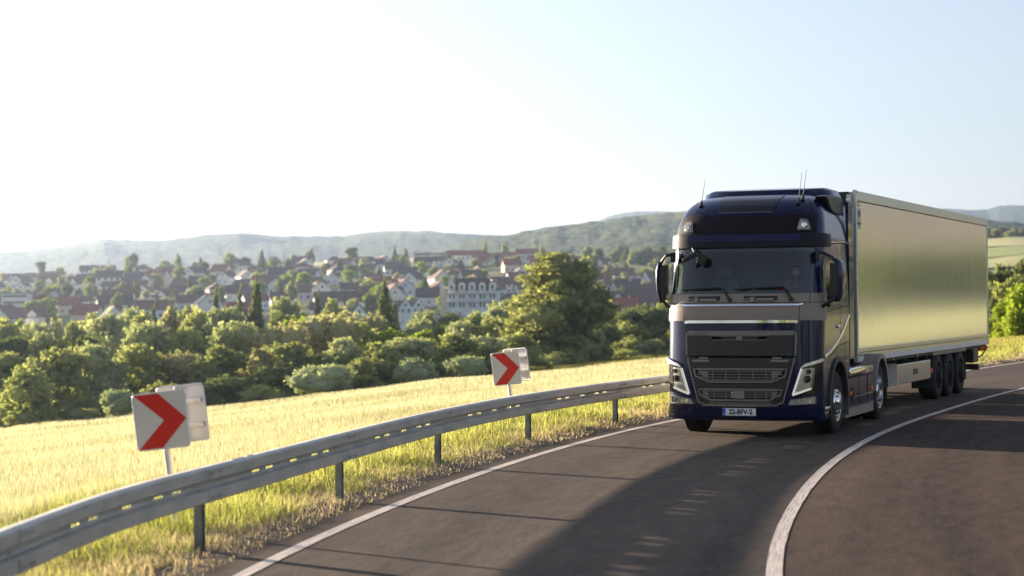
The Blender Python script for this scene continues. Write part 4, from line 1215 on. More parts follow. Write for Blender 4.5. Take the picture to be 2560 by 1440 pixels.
M_amber = mat('amber_lens', (0.6, 0.10, 0.01), 0.3, emis=((1, .2, .02), 0.02))
M_ws = glass_mat('windscreen_glass', (0.85, 0.92, 0.92), 0.01, 1.75)
M_sw = glass_mat('side_glass', (0.10, 0.12, 0.11), 0.01, 1.9)
M_plate = mat('plate_white', (0.80, 0.80, 0.78), 0.35)
M_plateb = mat('plate_blue', (0.02, 0.08, 0.55), 0.35)
M_ink = mat('black_lettering', (0.012, 0.012, 0.012), 0.5)
M_int = mat('cab_interior', (0.15, 0.17, 0.18), 0.8)
M_dash = mat('dashboard', (0.16, 0.165, 0.14), 0.7)

ZT = [.25, .32, .5, 1.0, 1.9, 2.2, 2.9, 3.1, 3.3, 3.45, 3.58, 3.68, 3.75, 3.80]
NT = [.06, .02, .0, .0, .03, .10, .27, .28, .36, .45, .57, .74, .98, 1.4]
WT = [1.20, 1.23, 1.245, 1.25, 1.25, 1.245, 1.22, 1.215, 1.19, 1.155, 1.10, 1.02, .92, .75]
DT = [.40, .42, .45, .45, .47, .48, .50, .50, .52, .54, .56, .56, .5, .4]
_pc = {}
REAR = 2.32
def plan(z):
    k = round(z, 3)
    if k in _pc: return _pc[k]
    W, N, D = .985 * np.interp(z, ZT, WT), np.interp(z, ZT, NT), np.interp(z, ZT, DT)
    th = np.linspace(0, np.pi / 2, 90)
    x = W * np.sin(th) ** .75; y = N + D * (1 - np.cos(th) ** .75)
    ae = float(np.sum(np.hypot(np.diff(x), np.diff(y))))
    x = np.append(x, W); y = np.append(y, REAR)
    a = np.concatenate([[0], np.cumsum(np.hypot(np.diff(x), np.diff(y)))])
    _pc[k] = (a, x, y, ae, W, N + D)
    return _pc[k]
def S(a, z, off=0.0):
    """cab skin point at arc distance a from the centre (+ = right as seen), height z, pushed out by off"""
    A, X, Y = plan(z)[:3]; s = 1 if a >= 0 else -1; b = abs(a)
    p = Vector((s * np.interp(b, A, X), np.interp(b, A, Y), z))
    if off:
        e = .012
        t1 = Vector((np.interp(b + e, A, X) - np.interp(max(b - e, 0), A, X), np.interp(b + e, A, Y) - np.interp(max(b - e, 0), A, Y), 0))
        A2, X2, Y2 = plan(min(z + .02, 3.8))[:3]; A3, X3, Y3 = plan(max(z - .02, .25))[:3]
        t2 = Vector((np.interp(b, A2, X2) - np.interp(b, A3, X3), np.interp(b, A2, Y2) - np.interp(b, A3, Y3), min(z + .02, 3.8) - max(z - .02, .25)))
        n = t2.cross(t1) if t1.length > 0 else Vector((0, -1, 0))
        if n.y > 0 and n.x < 0: n = -n
        if b < .3 and n.y > 0: n = -n
        n.normalize()
        if n.dot(Vector((p.x / 1.2 if s > 0 else -p.x / 1.2, p.y - 1.5, 0))) < 0: n = -n
        p += Vector((n.x * s, n.y, n.z)) * off
    return p
TR = empty('truck', (3.4836, 29.154, 0), -0.3747)
tag(TR, 'dark blue semi truck tractor with tall cab coming round the bend', 'truck')
def patch(q, off, th=0.0, nu=8, nv=4, mb=None):
    """bilinear patch through four (a,z) corners: lower-left, lower-right, upper-right, upper-left; th = depth of its rim"""
    mb = mb or MB()
    def P(i, j, o):
        u = i / nu; v = j / nv
        a = (q[0][0] * (1 - u) + q[1][0] * u) * (1 - v) + (q[3][0] * (1 - u) + q[2][0] * u) * v
        z = (q[0][1] * (1 - u) + q[1][1] * u) * (1 - v) + (q[3][1] * (1 - u) + q[2][1] * u) * v
        return S(a, z, o)
    mb.grid(lambda i, j: P(i, j, off), nu + 1, nv + 1)
    if th:
        rim = [(i, 0) for i in range(nu)] + [(nu, j) for j in range(nv)] + [(i, nv) for i in range(nu, 0, -1)] + [(0, j) for j in range(nv, 0, -1)]
        n = len(rim); vs = [P(i, j, off) for i, j in rim] + [P(i, j, off - th) for i, j in rim]
        mb.add(vs, [(k, (k + 1) % n, n + (k + 1) % n, n + k) for k in range(n)])
    return mb
def band(a0, a1, z0, z1, off, th=0.0, nu=40, nv=4, mb=None):
    return patch([(a0, z0), (a1, z0), (a1, z1), (a0, z1)], off, th, nu, nv, mb)
def sline(pts, w, off, h=0.01, closed=False, mb=None, seg=.08):
    """ribbon bar of width w following (a,z) points on the skin"""
    mb = mb or MB(); P = list(pts) + ([pts[0]] if closed else [])
    D = []
    for (a0, z0), (a1, z1) in zip(P[:-1], P[1:]):
        n = max(1, int(math.hypot(a1 - a0, z1 - z0) / seg))
        for k in range(n): D.append((a0 + (a1 - a0) * k / n, z0 + (z1 - z0) * k / n))
    D.append(P[-1])
    vs = []
    for i, (a, z) in enumerate(D):
        if closed and (i == 0 or i == len(D) - 1): p0, p1 = D[-2], D[1]
        else: p0, p1 = D[max(i - 1, 0)], D[min(i + 1, len(D) - 1)]
        t = (p1[0] - p0[0], p1[1] - p0[1]); l = math.hypot(*t) or 1; n = (-t[1] / l * w / 2, t[0] / l * w / 2)
        vs += [S(a - n[0], z - n[1], off - h), S(a - n[0] * .7, z - n[1] * .7, off), S(a + n[0] * .7, z + n[1] * .7, off), S(a + n[0], z + n[1], off - h)]
    fs = []
    for i in range(len(D) - 1):
        for k in range(3): fs.append((i * 4 + k, i * 4 + k + 1, i * 4 + 4 + k + 1, i * 4 + 4 + k))
    mb.add(vs, fs); return mb
def put_t(mb, name, m, parent=None, smooth=40): return mb.build(name, m, parent or TR, smooth=smooth)
# ---- skin of the cab
zs = sorted(set([.27, .30, .35, .5, 1.35, 1.5, 1.62, 1.78, 1.9, 2.0, 2.11, 2.22, 2.34, 2.46, 2.58, 2.70, 2.76, 2.85, 2.93, 3.0, 3.1, 3.2, 3.3, 3.38, 3.45, 3.5, 3.55, 3.60, 3.64, 3.68, 3.715, 3.75, 3.78, 3.80] + [round(.35 + .055 * k, 3) for k in range(18)]))
fr_u = list(np.linspace(0, 1, 9)) ; co_u = list(np.linspace(0, 1, 9))[1:]
sy = np.linspace(0, 1, 33)[1:]
def skin_row(z):
    A, X, Y, ae, W, YE = plan(z)
    a0 = min(1.14, .8 * ae); row = []
    for u in fr_u: row.append(S(a0 * u, z))
    for u in co_u: row.append(S(a0 + (ae - a0) * u, z))
    for u in sy: row.append(Vector((W, YE + (REAR - YE) * u, z)))
    return row
rows_ = [skin_row(z) for z in zs]
full = [[Vector((-p.x, p.y, p.z)) for p in reversed(r[1:])] + r for r in rows_]
ncol = len(full[0]); mid = ncol // 2
def skin_skip(i, j):
    ps = (full[j][i], full[j][i + 1], full[j + 1][i + 1], full[j + 1][i]); c = sum(ps, Vector()) / 4
    k = abs(i + .5 - mid)
    if k < 8 and 2.22 < c.z < 2.93: return True
    if k > 16:
        if .42 < c.y < 1.42 and (2.0 + .12 * min(1, (c.y - .4))) < c.z < 2.78: return True
        if (c.y - 1.40) ** 2 + (c.z - .50) ** 2 < .66 ** 2: return True
        if c.y > 1.95 and c.z < 1.0: return True
    if k < 8 and .52 < c.z < 1.60 and abs(c.x) < .60 + .20 * (c.z - .5): return True
    return False
body = MB(); body.grid(lambda i, j: full[j][i], ncol, len(zs), skip=skin_skip)
top = full[-1]
body.add(top, [tuple(range(len(top)))])
back = [Vector((-plan(z)[4], REAR, z)) for z in zs if z > 1.0]; back2 = [Vector((plan(z)[4], REAR, z)) for z in zs if z > 1.0]
body.add(back + back2, [(k, k + 1, len(back) + k + 1, len(back) + k) for k in range(len(back) - 1)])
cab = put_t(body, 'cab_body', M_blue, smooth=50)
# ---- panels on the front
put_t(band(-1.50, 1.50, 1.80, 2.215, .012, .02, 60, 6), 'windscreen_panel', M_grey)
put_t(patch([(-.90, 1.765), (.90, 1.765), (.93, 1.80), (-.93, 1.80)], .012, .01, 30, 1), 'windscreen_panel', M_grey)
sm_ = MB()
for a in (-1.02, 1.02): sline([(a * .9, 1.80), (a * .9, 2.03)], .008, .015, .001, mb=sm_)
sline([(-1.48, 2.075), (1.48, 2.075)], .009, .015, .001, mb=sm_)
for a in (-1.07, 1.07): sline([(a, 2.08), (a, 2.21)], .008, .015, .001, mb=sm_)
put_t(sm_, 'panel_gap', M_seam)
put_t(sline([(-.97, 2.052), (-.90, 2.036), (.90, 2.036), (.97, 2.050)], .036, .026, .014), 'chrome_strip', M_chrome)
put_t(sline([(-.89, 1.775), (-.83, 1.785), (.83, 1.785), (.89, 1.775)], .062, .03, .02), 'chrome_strip', M_chrome)
put_t(band(-1.56, 1.56, 2.935, 3.125, .055, .06, 60, 4), 'sun_visor', M_visor)
put_t(band(-.885, .885, 3.022, 3.112, .062, .008, 30, 2), 'visor_stripe', mat('visor_blue', (0.018, 0.015, 0.070), 0.5, spec=.2))
put_t(band(-1.14, 1.14, 3.15, 3.43, .010, .01, 40, 5), 'roof_front_panel', M_blkm)
put_t(patch([(-1.0, 3.43), (-.62, 3.43), (-.60, 3.455), (-.98, 3.46)], .0105, .01, 8, 1), 'roof_front_panel', M_blkm)
put_t(patch([(.62, 3.43), (1.0, 3.43), (.98, 3.46), (.60, 3.455)], .0105, .01, 8, 1), 'roof_front_panel', M_blkm)
sk = put_t(patch([(-.43, 3.475), (.43, 3.475), (.49, 3.755), (-.49, 3.755)], .014, .014, 16, 10), 'roof_window', M_gloss)
put_t(sline([(-.43, 3.472), (.43, 3.472)], .014, .018, .006), 'roof_window_trim', M_grille, sk)
sg = MB()
for s in (-1, 1):
    sline([(s * .70, 3.50), (s * .86, 3.50), (s * .84, 3.63)], .008, .006, .001, mb=sg)
    sline([(s * 1.05, 3.47), (s * 1.0, 3.60), (s * .93, 3.70)], .010, .006, .001, mb=sg)
put_t(sg, 'panel_gap', M_seam)
def lamp_unit(q, name, s, drl=False):
    """lamp set in the skin: dark housing, reflector, projector and clear lens; q corners (a,z)"""
    q = [(s * a, z) for a, z in q]
    h = put_t(patch(q, .018, .03, 8, 8), name, M_refl)
    return h
for s in (-1, 1):
    q = [(.835, 3.185), (1.035, 3.19), (.975, 3.325), (.865, 3.345)]
    u = lamp_unit(q, 'roof_lamp', s); u.data.materials[0] = mat('lamp_bowl', (.85, .85, .87), .25, metal=.25)
    c = S(s * .925, 3.25, .045)
    MB().lathe([(-.02, .0), (-.02, .038), (.0, .05), (.02, .055)], 'Y', c, 20).build('lamp_ring', M_refl, u, smooth=40)
    MB().lathe([(-.016, .0), (-.012, .03), (-.0, .036)], 'Y', c, 16).build('bulb_glass', M_gloss, u, smooth=40)
    patch([(s * a, z) for a, z in q], .05, .03, 6, 6).build('lens', M_lens, u)
    sline([(s * a, z) for a, z in q], .012, .052, .012, closed=True).build('rim', M_grey, u)
# ---- grille
gb = MB()
patch([(-.69, .50), (.69, .50), (.86, 1.62), (-.86, 1.62)], -.055, 0, 30, 20, gb)
put_t(gb, 'grille_backing', M_seam)
fr_ = MB()
sline([(-.860, 1.262), (-.868, 1.60), (-.83, 1.632), (.83, 1.632), (.868, 1.60), (.860, 1.262)], .032, .018, .03, mb=fr_)
sline([(-.845, 1.235), (-.83, 1.15), (-.67, .55), (-.55, .505), (.55, .505), (.67, .55), (.83, 1.15), (.845, 1.235)], .030, .016, .03, mb=fr_)
put_t(fr_, 'grille_frame', M_ring)
put_t(band(-.84, .84, 1.575, 1.622, .010, .02, 30, 2), 'grille_top_bar', M_ring)
put_t(patch([(-.845, 1.262), (.845, 1.262), (.845, 1.575), (-.845, 1.575)], .004, 0, 30, 4), 'grille_mesh', M_blk)
put_t(patch([(-.66, .53), (.66, .53), (.835, 1.23), (-.835, 1.23)], .004, 0, 30, 8), 'grille_mesh', M_blk)
put_t(sline([(-.86, 1.248), (.86, 1.248)], .014, .004, .004), 'panel_gap', M_seam)
ring1 = [(-.73, 1.055), (.73, 1.055), (.70, .945), (.49, .862), (-.49, .862), (-.70, .945)]
ring2 = [(-.65, .742), (.65, .742), (.625, .665), (.45, .578), (-.45, .578), (-.625, .665)]
def inside(poly, a, z, grow=0):
    c = False; n = len(poly)
    for i in range(n):
        x0, y0 = poly[i]; x1, y1 = poly[(i + 1) % n]
        if (y0 > z) != (y1 > z) and a < (x1 - x0) * (z - y0) / (y1 - y0) + x0: c = not c
    return c
g1 = [(a * 1.05, (z - .96) * 1.25 + .96) for a, z in ring1]; g2 = [(a * 1.05, (z - .66) * 1.25 + .66) for a, z in ring2]
def dashes(z0, z1, halfw, name):
    mb = MB(); z = z0; r = 0
    while z < z1:
        hw = halfw(z); a = -hw + .02 + (.029 if r % 2 else 0)
        while a < hw - .02:
            if not (inside(g1, a, z) or inside(g2, a, z) or (1.50 < z < 1.57 and abs(a) < .46)):
                p = [S(a - .026, z, .005), S(a, z - .010, .008), S(a + .026, z, .005), S(a, z + .010, .008), S(a, z, .018)]
                mb.add(p, [(0, 1, 4), (1, 2, 4), (2, 3, 4), (3, 0, 4)])
            a += .058
        z += .0225; r += 1
    return put_t(mb, name, M_grille, smooth=0)
dashes(1.275, 1.565, lambda z: .84, 'mesh_ridges'); dashes(.53, 1.225, lambda z: .645 + (z - .5) * .25, 'mesh_ridges')
def intake(ring, slatz, hw, cols, name):
    zc = sum(z for a, z in ring) / 6
    bk = MB(); z0 = min(z for a, z in ring) + .01; z1 = max(z for a, z in ring) - .01
    poly = [S(a, z, .010) for a, z in ring]; bk.add(poly, [tuple(range(6))])
    o = put_t(sline(ring, .034, .040, .036, closed=True), name, M_ring)
    b = bk.build('intake_backing', M_seam, o)
    sl = MB()
    for z, h in slatz: sline([(-h, z), (h, z)], .013, .026, .012, mb=sl)
    for a in cols: sline([(a, slatz[-1][0] - .04), (a, slatz[0][0] + .03)], .014, .030, .01, mb=sl)
    sl.build('slats', M_ring, o)
    # blanked ends of the opening
    en = MB()
    for s in (-1, 1):
        e = [(s * abs(ring[0][0]) * .93, z1 - .015), (s * .50, z1 - .015), (s * .50, z0 + .028), (s * .56, z0 + .05)]
        patch(e if s < 0 else [e[1], e[0], e[3], e[2]], .012, 0, 4, 3, en)
    en.build('end_blank', M_grey, o)
    return o
i1 = intake(ring1, [(1.018, .66), (.975, .68), (.932, .62), (.895, .55)], 0, (-.42, -.21, 0, .21, .42), 'upper_intake')
i2 = intake(ring2, [(.708, .60), (.672, .58), (.635, .52)], 0, (-.40, -.21, .25, .42), 'lower_intake')
rb = MB(); c0 = S(.0, .66); rb.box(c0.x - .085, c0.x + .085, c0.y - .06, c0.y + .02, .605, .722, .01)
rb.build('radar_cover', M_grey, i2)
lg = MB()
for zz in (.63, .663, .696): lg.tube([(c0.x - .12, c0.y - .05, zz), (c0.x - .085, c0.y - .052, zz)], .013, 8)
lg.build('radar_clip', M_chrome, i2)
sl_ = MB()
so = [(-.46, 1.565), (.46, 1.565), (.43, 1.505), (-.43, 1.505)]
sl_.add([S(a, z, .012) for a, z in so], [(0, 1, 2, 3)])
so_ = put_t(sl_, 'emblem_slot', M_seam)
sline(so, .012, .014, .012, closed=True).build('slot_frame', M_ring, so_)
band(-.045, .045, 1.505, 1.565, .016, .01, 2, 2).build('slot_post', M_ring, so_)
hk = MB()
for s in (-1, 1):
    patch([(s * .62 - .13, 1.165), (s * .62 + .13, 1.165), (s * .62 + .14, 1.20), (s * .62 - .14, 1.20)], .02, .03, 6, 2, hk)
    patch([(s * .58 - .07, 1.215), (s * .58 + .07, 1.215), (s * .58 + .07, 1.24), (s * .58 - .07, 1.24)], .008, .02, 4, 1, hk)
put_t(hk, 'tow_cover', M_grey)
lip = MB()
sline([(-.50, .535), (.50, .535)], .020, .016, .012, mb=lip); sline([(-.54, .505), (.54, .505)], .016, .02, .012, mb=lip)
put_t(lip, 'lower_grille_lip', M_ring)
ps = MB()
for s in (-1, 1):
    c = S(s * .60, .575, .003); ps.lathe([(-.006, 0), (-.006, .02), (.01, .022)], 'Y', c, 12)
put_t(ps, 'parking_sensor', M_seam)
# ---- bumper
bm_ = MB()
band(-1.52, 1.52, .28, .475, .022, .03, 70, 4, bm_)
put_t(bm_, 'bumper', M_blue)
bs = MB()
for s in (-1, 1): sline([(s * .645, .50), (s * .60, .30)], .010, .025, .002, mb=bs); sline([(s * .70, .52), (s * .845, 1.24)], .006, .004, .003, mb=bs)
sline([(-1.5, .318), (1.5, .318)], .006, .025, .002, mb=bs)
sline([(-1.5, .486), (-.70, .486)], .008, .010, .002, mb=bs); sline([(.70, .486), (1.5, .486)], .008, .010, .002, mb=bs)
put_t(bs, 'panel_gap', M_seam)
put_t(sline([(-.60, .494), (.60, .494)], .014, .03, .01), 'chrome_strip', M_chrome)
put_t(sline([(-1.5, .288), (1.5, .288)], .018, .03, .01), 'bumper_lip', M_blue)
# ---- headlamps, brows, fog lamps
for s in (-1, 1):
    q = [(.800, .650), (1.100, .755), (1.142, 1.085), (.938, 1.068)]
    sq = [(s * a, z) for a, z in q]
    wrap = put_t(patch([(s * .80, .64), (s * 1.29, .70), (s * 1.30, 1.17), (s * .94, 1.10)], .006, .01, 10, 8), 'lamp_surround', M_gloss)
    hl = put_t(patch([(s * a, z) for a, z in [(.845, .690), (1.095, .765), (1.135, 1.075), (.955, 1.06)]], .012, .01, 8, 8), 'headlight', mat('lamp_bowl_grey', (.72, .70, .67), .3, metal=.35))
    dv = MB()
    sline([(s * .950, 1.065), (s * .818, .668)], .030, .045, .03, mb=dv); sline([(s * .812, .662), (s * 1.09, .758)], .030, .045, .03, mb=dv)
    dv.build('daytime_running_light', M_drl, hl)
    for (a, z, r) in ((1.035, .905, .058), (1.06, 1.02, .040)):
        c = S(s * a, z, .035)
        MB().lathe([(-.03, r * .98), (-.012, r * .86), (.01, r * .80), (.03, r * .9)], 'Y', c, 24).build('lamp_ring', M_refl, hl, smooth=40)
        MB().lathe([(-.02, .0), (-.016, r * .4), (.0, r * .66), (.015, r * .78)], 'Y', c, 20).build('projector_lens', M_gloss, hl, smooth=50)
    fins = MB()
    for k in range(4): sline([(s * (.905 - .012 * k), .79 - .022 * k), (s * 1.09, .83 - .016 * k)], .008, .026, .012, mb=fins)
    sline([(s * .97, .97), (s * 1.12, .975)], .01, .028, .012, mb=fins)
    fins.build('reflector_fins', M_refl, hl)
    patch([(s * a, z) for a, z in q], .052, .045, 8, 8).build('lens', M_lens, hl)
    br = put_t(patch([(s * .930, 1.072), (s * 1.29, 1.175), (s * 1.275, 1.222), (s * .985, 1.132)], .055, .055, 14, 3), 'lamp_brow', mat('brow_silver', (.62, .62, .62), .22, metal=.8))
    fq = [(.752, .512), (1.160, .530), (1.160, .640), (.778, .588)]
    fl = put_t(patch([(s * a, z) for a, z in fq], .016, .02, 10, 4), 'fog_lamp', mat('fog_bowl', (.95, .93, .90), .35, metal=.0))  # white bowl colour stands in for bright reflections in the lamp
    fi = MB()
    for a0, a1 in ((.84, .89), (.93, .96), (1.02, 1.09)): patch([(s * a0, .535), (s * a1, .538), (s * a1, .60), (s * a0, .592)], .022, .008, 3, 3, fi)
    fi.build('fog_reflector', M_refl, fl)
    patch([(s * a, z) for a, z in fq], .034, .02, 10, 4).build('lens', M_lens, fl)
    sline([(s * a, z) for a, z in fq], .012, .038, .02, closed=True).build('rim', M_ring, fl)
# ---- number plate
def text_obj(s, size, m, parent, loc, rot, name='lettering', ext=.002, bold=0.0, align='CENTER', sx=1.0):
    cu = bpy.data.curves.new(name, 'FONT'); cu.body = s; cu.size = size; cu.extrude = ext; cu.align_x = align; cu.align_y = 'CENTER'; cu.offset = bold
    t = bpy.data.objects.new('tmp', cu); COL.objects.link(t)
    dg = bpy.context.evaluated_depsgraph_get(); me = bpy.data.meshes.new_from_object(t.evaluated_get(dg))
    bpy.data.objects.remove(t); me.materials.clear(); me.materials.append(m)
    o = bpy.data.objects.new(name, me); COL.objects.link(o); o.parent = parent; o.location = loc; o.rotation_euler = rot; o.scale = (sx, 1, 1)
    return o
pl = MB().box(-.26, .26, -.045, -.035, .345, .457, .003).build('number_plate', M_plate, TR)
MB().box(-.258, -.215, -.047, -.0345, .347, .455).build('plate_country_band', M_plateb, pl)
text_obj('22-BFV-2', .105, M_ink, pl, (.022, -.0465, .400), (R(90), 0, 0), 'plate_characters', bold=.0035, sx=.93)
text_obj('NL', .030, M_plate, pl, (-.237, -.048, .365), (R(90), 0, 0), 'plate_country_code')
MB().box(-.275, .275, -.036, -.01, .33, .47, .004).build('plate_holder', M_blk, pl)
text_obj('VOLVO', .052, M_grille, TR, (-.62, S(-.62, 1.60).y - .0125, 1.598), (R(90), 0, R(-4)), 'grille_lettering', bold=.001, sx=1.5)
# ---- windscreen, frit, wipers
wsg = put_t(patch([(-1.14, 2.215), (1.14, 2.215), (1.14, 2.94), (-1.14, 2.94)], -.012, 0, 40, 10), 'windscreen', M_ws, smooth=True)
ft = MB()
for s in (-1, 1): patch([(s * 1.10, 2.215), (s * 1.15, 2.215), (s * 1.15, 2.94), (s * 1.10, 2.94)], -.018, 0, 2, 8, ft)
band(-1.12, 1.12, 2.215, 2.235, -.018, 0, 30, 1, ft); band(-1.12, 1.12, 2.87, 2.94, -.018, 0, 30, 1, ft)
ft.build('windscreen_border', M_blk, wsg)
wp = MB()
for (a0, a1, ab, zb) in ((-.98, -.30, -.16, 2.115), (-.10, .66, .79, 2.115)):
    wp.tube([S(a0, 2.275, .035), S((a0 + a1) / 2, 2.29, .04), S(a1, 2.30, .05)], [.008, .014, .014], 6)
    wp.tube([S(a0 + .35, 2.275, .03), S(a1, 2.285, .03)], .006, 5)
    wp.tube([S(a1 - .1, 2.297, .055), S(a1, 2.30, .06), S(a1 + .04, 2.27, .06), S(ab, zb, .045)], [.014, .018, .018, .022], 8)
    wp.lathe([(-.03, 0), (-.03, .028), (.02, .032)], 'Y', S(ab, zb, .03), 12)
put_t(wp, 'wiper', M_blk)
st = MB()
for a0 in (-.62, .28):
    patch([(a0 - .22, 2.11), (a0 + .30, 2.11), (a0 + .30, 2.175), (a0 - .22, 2.175)], .024, .02, 8, 2, st)
put_t(st, 'front_step', M_blk)
for a0 in (-.62, .28):
    st = MB()
    patch([(a0 - .02, 2.10), (a0 + .25, 2.10), (a0 + .25, 2.13), (a0 - .02, 2.13)], .055, .04, 6, 2, st)
    patch([(a0 - .12, 2.085), (a0 - .05, 2.085), (a0 - .05, 2.155), (a0 - .12, 2.155)], .035, .03, 3, 3, st)
    patch([(a0 - .22, 2.12), (a0 - .14, 2.12), (a0 - .14, 2.135), (a0 - .22, 2.135)], .035, .03, 3, 1, st)
    put_t(st, 'front_grab_handle', M_grey)
# ---- mirrors
for s in (-1, 1):
    arm = MB()
    k = 1.0 if s > 0 else .93
    x0, xo = 1.17, (1.44 if s > 0 else 1.36)
    arm.tube([(s * x0, .34, 2.84), (s * (x0 + .08), .30, 2.83), (s * (xo - .05), .32, 2.76), (s * (xo + .03), .36, 2.62)], [.03, .025, .022, .018], 8)
    m_ = put_t(arm, 'mirror_arm', M_blk); arm = MB()
    arm.tube([(s * x0, .40, 1.98), (s * (x0 + .08), .36, 2.03), (s * (xo - .02), .36, 2.14), (s * (xo + .03), .38, 2.3)], [.03, .028, .026, .02], 8)
    put_t(arm, 'mirror_arm', M_blk)
    hs = MB()
    hs.prism([(xo - .10, 2.68), (xo + .03, 2.66), (xo + .06, 2.50), (xo + .06, 2.26), (xo + .03, 2.15), (xo - .08, 2.14), (xo - .10, 2.3)] if s > 0 else [(-xo + .10, 2.68), (-xo + .0, 2.68), (-xo - .03, 2.55), (-xo - .03, 2.28), (-xo + .0, 2.14), (-xo + .08, 2.12), (-xo + .10, 2.3)], 'Y', .33, .50)
    o = hs.build('mirror_housing', M_blk, m_)
    b = o.modifiers.new('b', 'BEVEL'); b.width = .02; b.segments = 3; b.limit_method = 'ANGLE'
    cv = MB()
    zz_ = [2.08, 2.14, 2.25, 2.45, 2.60, 2.70, 2.74]; ex = [.0, .03, .065, .08, .075, .05, .01]; ix = [-.02, -.01, .02, .025, .02, .0, -.02]
    def MP(i, j):
        t = (0, .35, .6, .8, .93, 1.0, 1.0)[i]; a = xo + ix[j]; b_ = xo + ex[j]
        return (s * (a + (b_ - a + .02) * math.sin(t * math.pi / 2) ** .8), .31 + .17 * (1 - math.cos(t * math.pi / 2)) + (.07 if i == 6 else 0), zz_[j])
    cv.grid(MP, 7, 7)
    cv0 = MB(); cv0.prism([(s * (xo - .0), 2.74), (s * (xo + .05), 2.70), (s * (xo + .115), 2.52), (s * (xo + .115), 2.22), (s * (xo + .06), 2.08), (s * (xo + .01), 2.10), (s * (xo + .05), 2.24), (s * (xo + .045), 2.52)], 'Y', .30, .40)
    o2 = cv.build('mirror_shell', M_blue, m_, smooth=60)
    b = o2.modifiers.new('b', 'SOLIDIFY'); b.thickness = .012
    gl = MB().box(s * xo - .085, s * xo + .085, .50, .512, 2.38, 2.68, 0).build('mirror_glass', M_chrome, o)
    MB().box(s * xo - .085, s * xo + .085, .50, .512, 2.15, 2.33, 0).build('mirror_glass', M_chrome, o)
    MB().box(s * (x0 - .01) - .03, s * (x0 - .01) + .03, .32, .46, 2.72, 2.88, .02).build('mirror_foot', M_blk, m_)
# front (ramp) mirror hanging at the passenger corner of the windscreen
fm = MB(); p = S(-.80, 2.93, .05)
fm.tube([p, p + Vector((.06, -.12, -.06)), p + Vector((.12, -.16, -.14))], [.02, .018, .016], 8)
fmo = put_t(fm, 'front_mirror_arm', M_blk)
hb = MB(); c = p + Vector((-.01, -.17, -.14))
hb.obox(c, .24, .06, .075, Matrix.Rotation(R(-28), 3, 'Y')); o = hb.build('front_mirror_housing', M_blk, fmo)
b = o.modifiers.new('b', 'BEVEL'); b.width = .02; b.segments = 3
hb = MB(); hb.obox(c + Vector((.19, .03, -.04)), .15, .05, .16, Matrix.Rotation(R(12), 3, 'Y')); o = hb.build('front_mirror_housing', M_blk, fmo)
b = o.modifiers.new('b', 'BEVEL'); b.width = .03; b.segments = 3
# ---- antennas
for (a, z, L) in ((-.80, 3.60, .36), (.79, 3.60, .42), (.84, 3.66, .40)):
    p = S(a, z, 0); an = MB()
    an.tube([p, p + Vector((0, .03, .05)), p + Vector((0, .06, .11))], [.035, .024, .01], 10)
    an.tube([p + Vector((0, .06, .10)), p + Vector((.03, .16, .10 + L))], [.006, .0035], 6)
    put_t(an, 'antenna', M_blk)
# ---- side details (both sides)
def side_line(pts, w, s, off=.006, h=.006, mb=None):
    mb = mb or MB(); vs = []
    for i, (y, z) in enumerate(pts):
        p0, p1 = pts[max(i - 1, 0)], pts[min(i + 1, len(pts) - 1)]
        t = (p1[0] - p0[0], p1[1] - p0[1]); l = math.hypot(*t) or 1; n = (-t[1] / l * w / 2, t[0] / l * w / 2)
        for k, o in ((-1, off - h), (-.6, off), (.6, off), (1, off - h)):
            zz = z + n[1] * k; yy = y + n[0] * k; A, X, Y, ae, W, YE = plan(min(max(zz, .25), 3.8))
            x = W if yy >= YE else float(np.interp(yy, Y[:90], X[:90]))
            vs.append((s * (x + o), yy, zz))
    n = len(pts); mb.add(vs, [(i * 4 + k, i * 4 + k + 1, i * 4 + 5 + k, i * 4 + 4 + k) for i in range(n - 1) for k in range(3)])
    return mb
def interp_pts(P, n=24):
    P = np.array(P, float); d = np.concatenate([[0], np.cumsum(np.hypot(*np.diff(P, axis=0).T))]); s = np.linspace(0, d[-1], n)
    return list(zip(np.interp(s, d, P[:, 0]), np.interp(s, d, P[:, 1])))
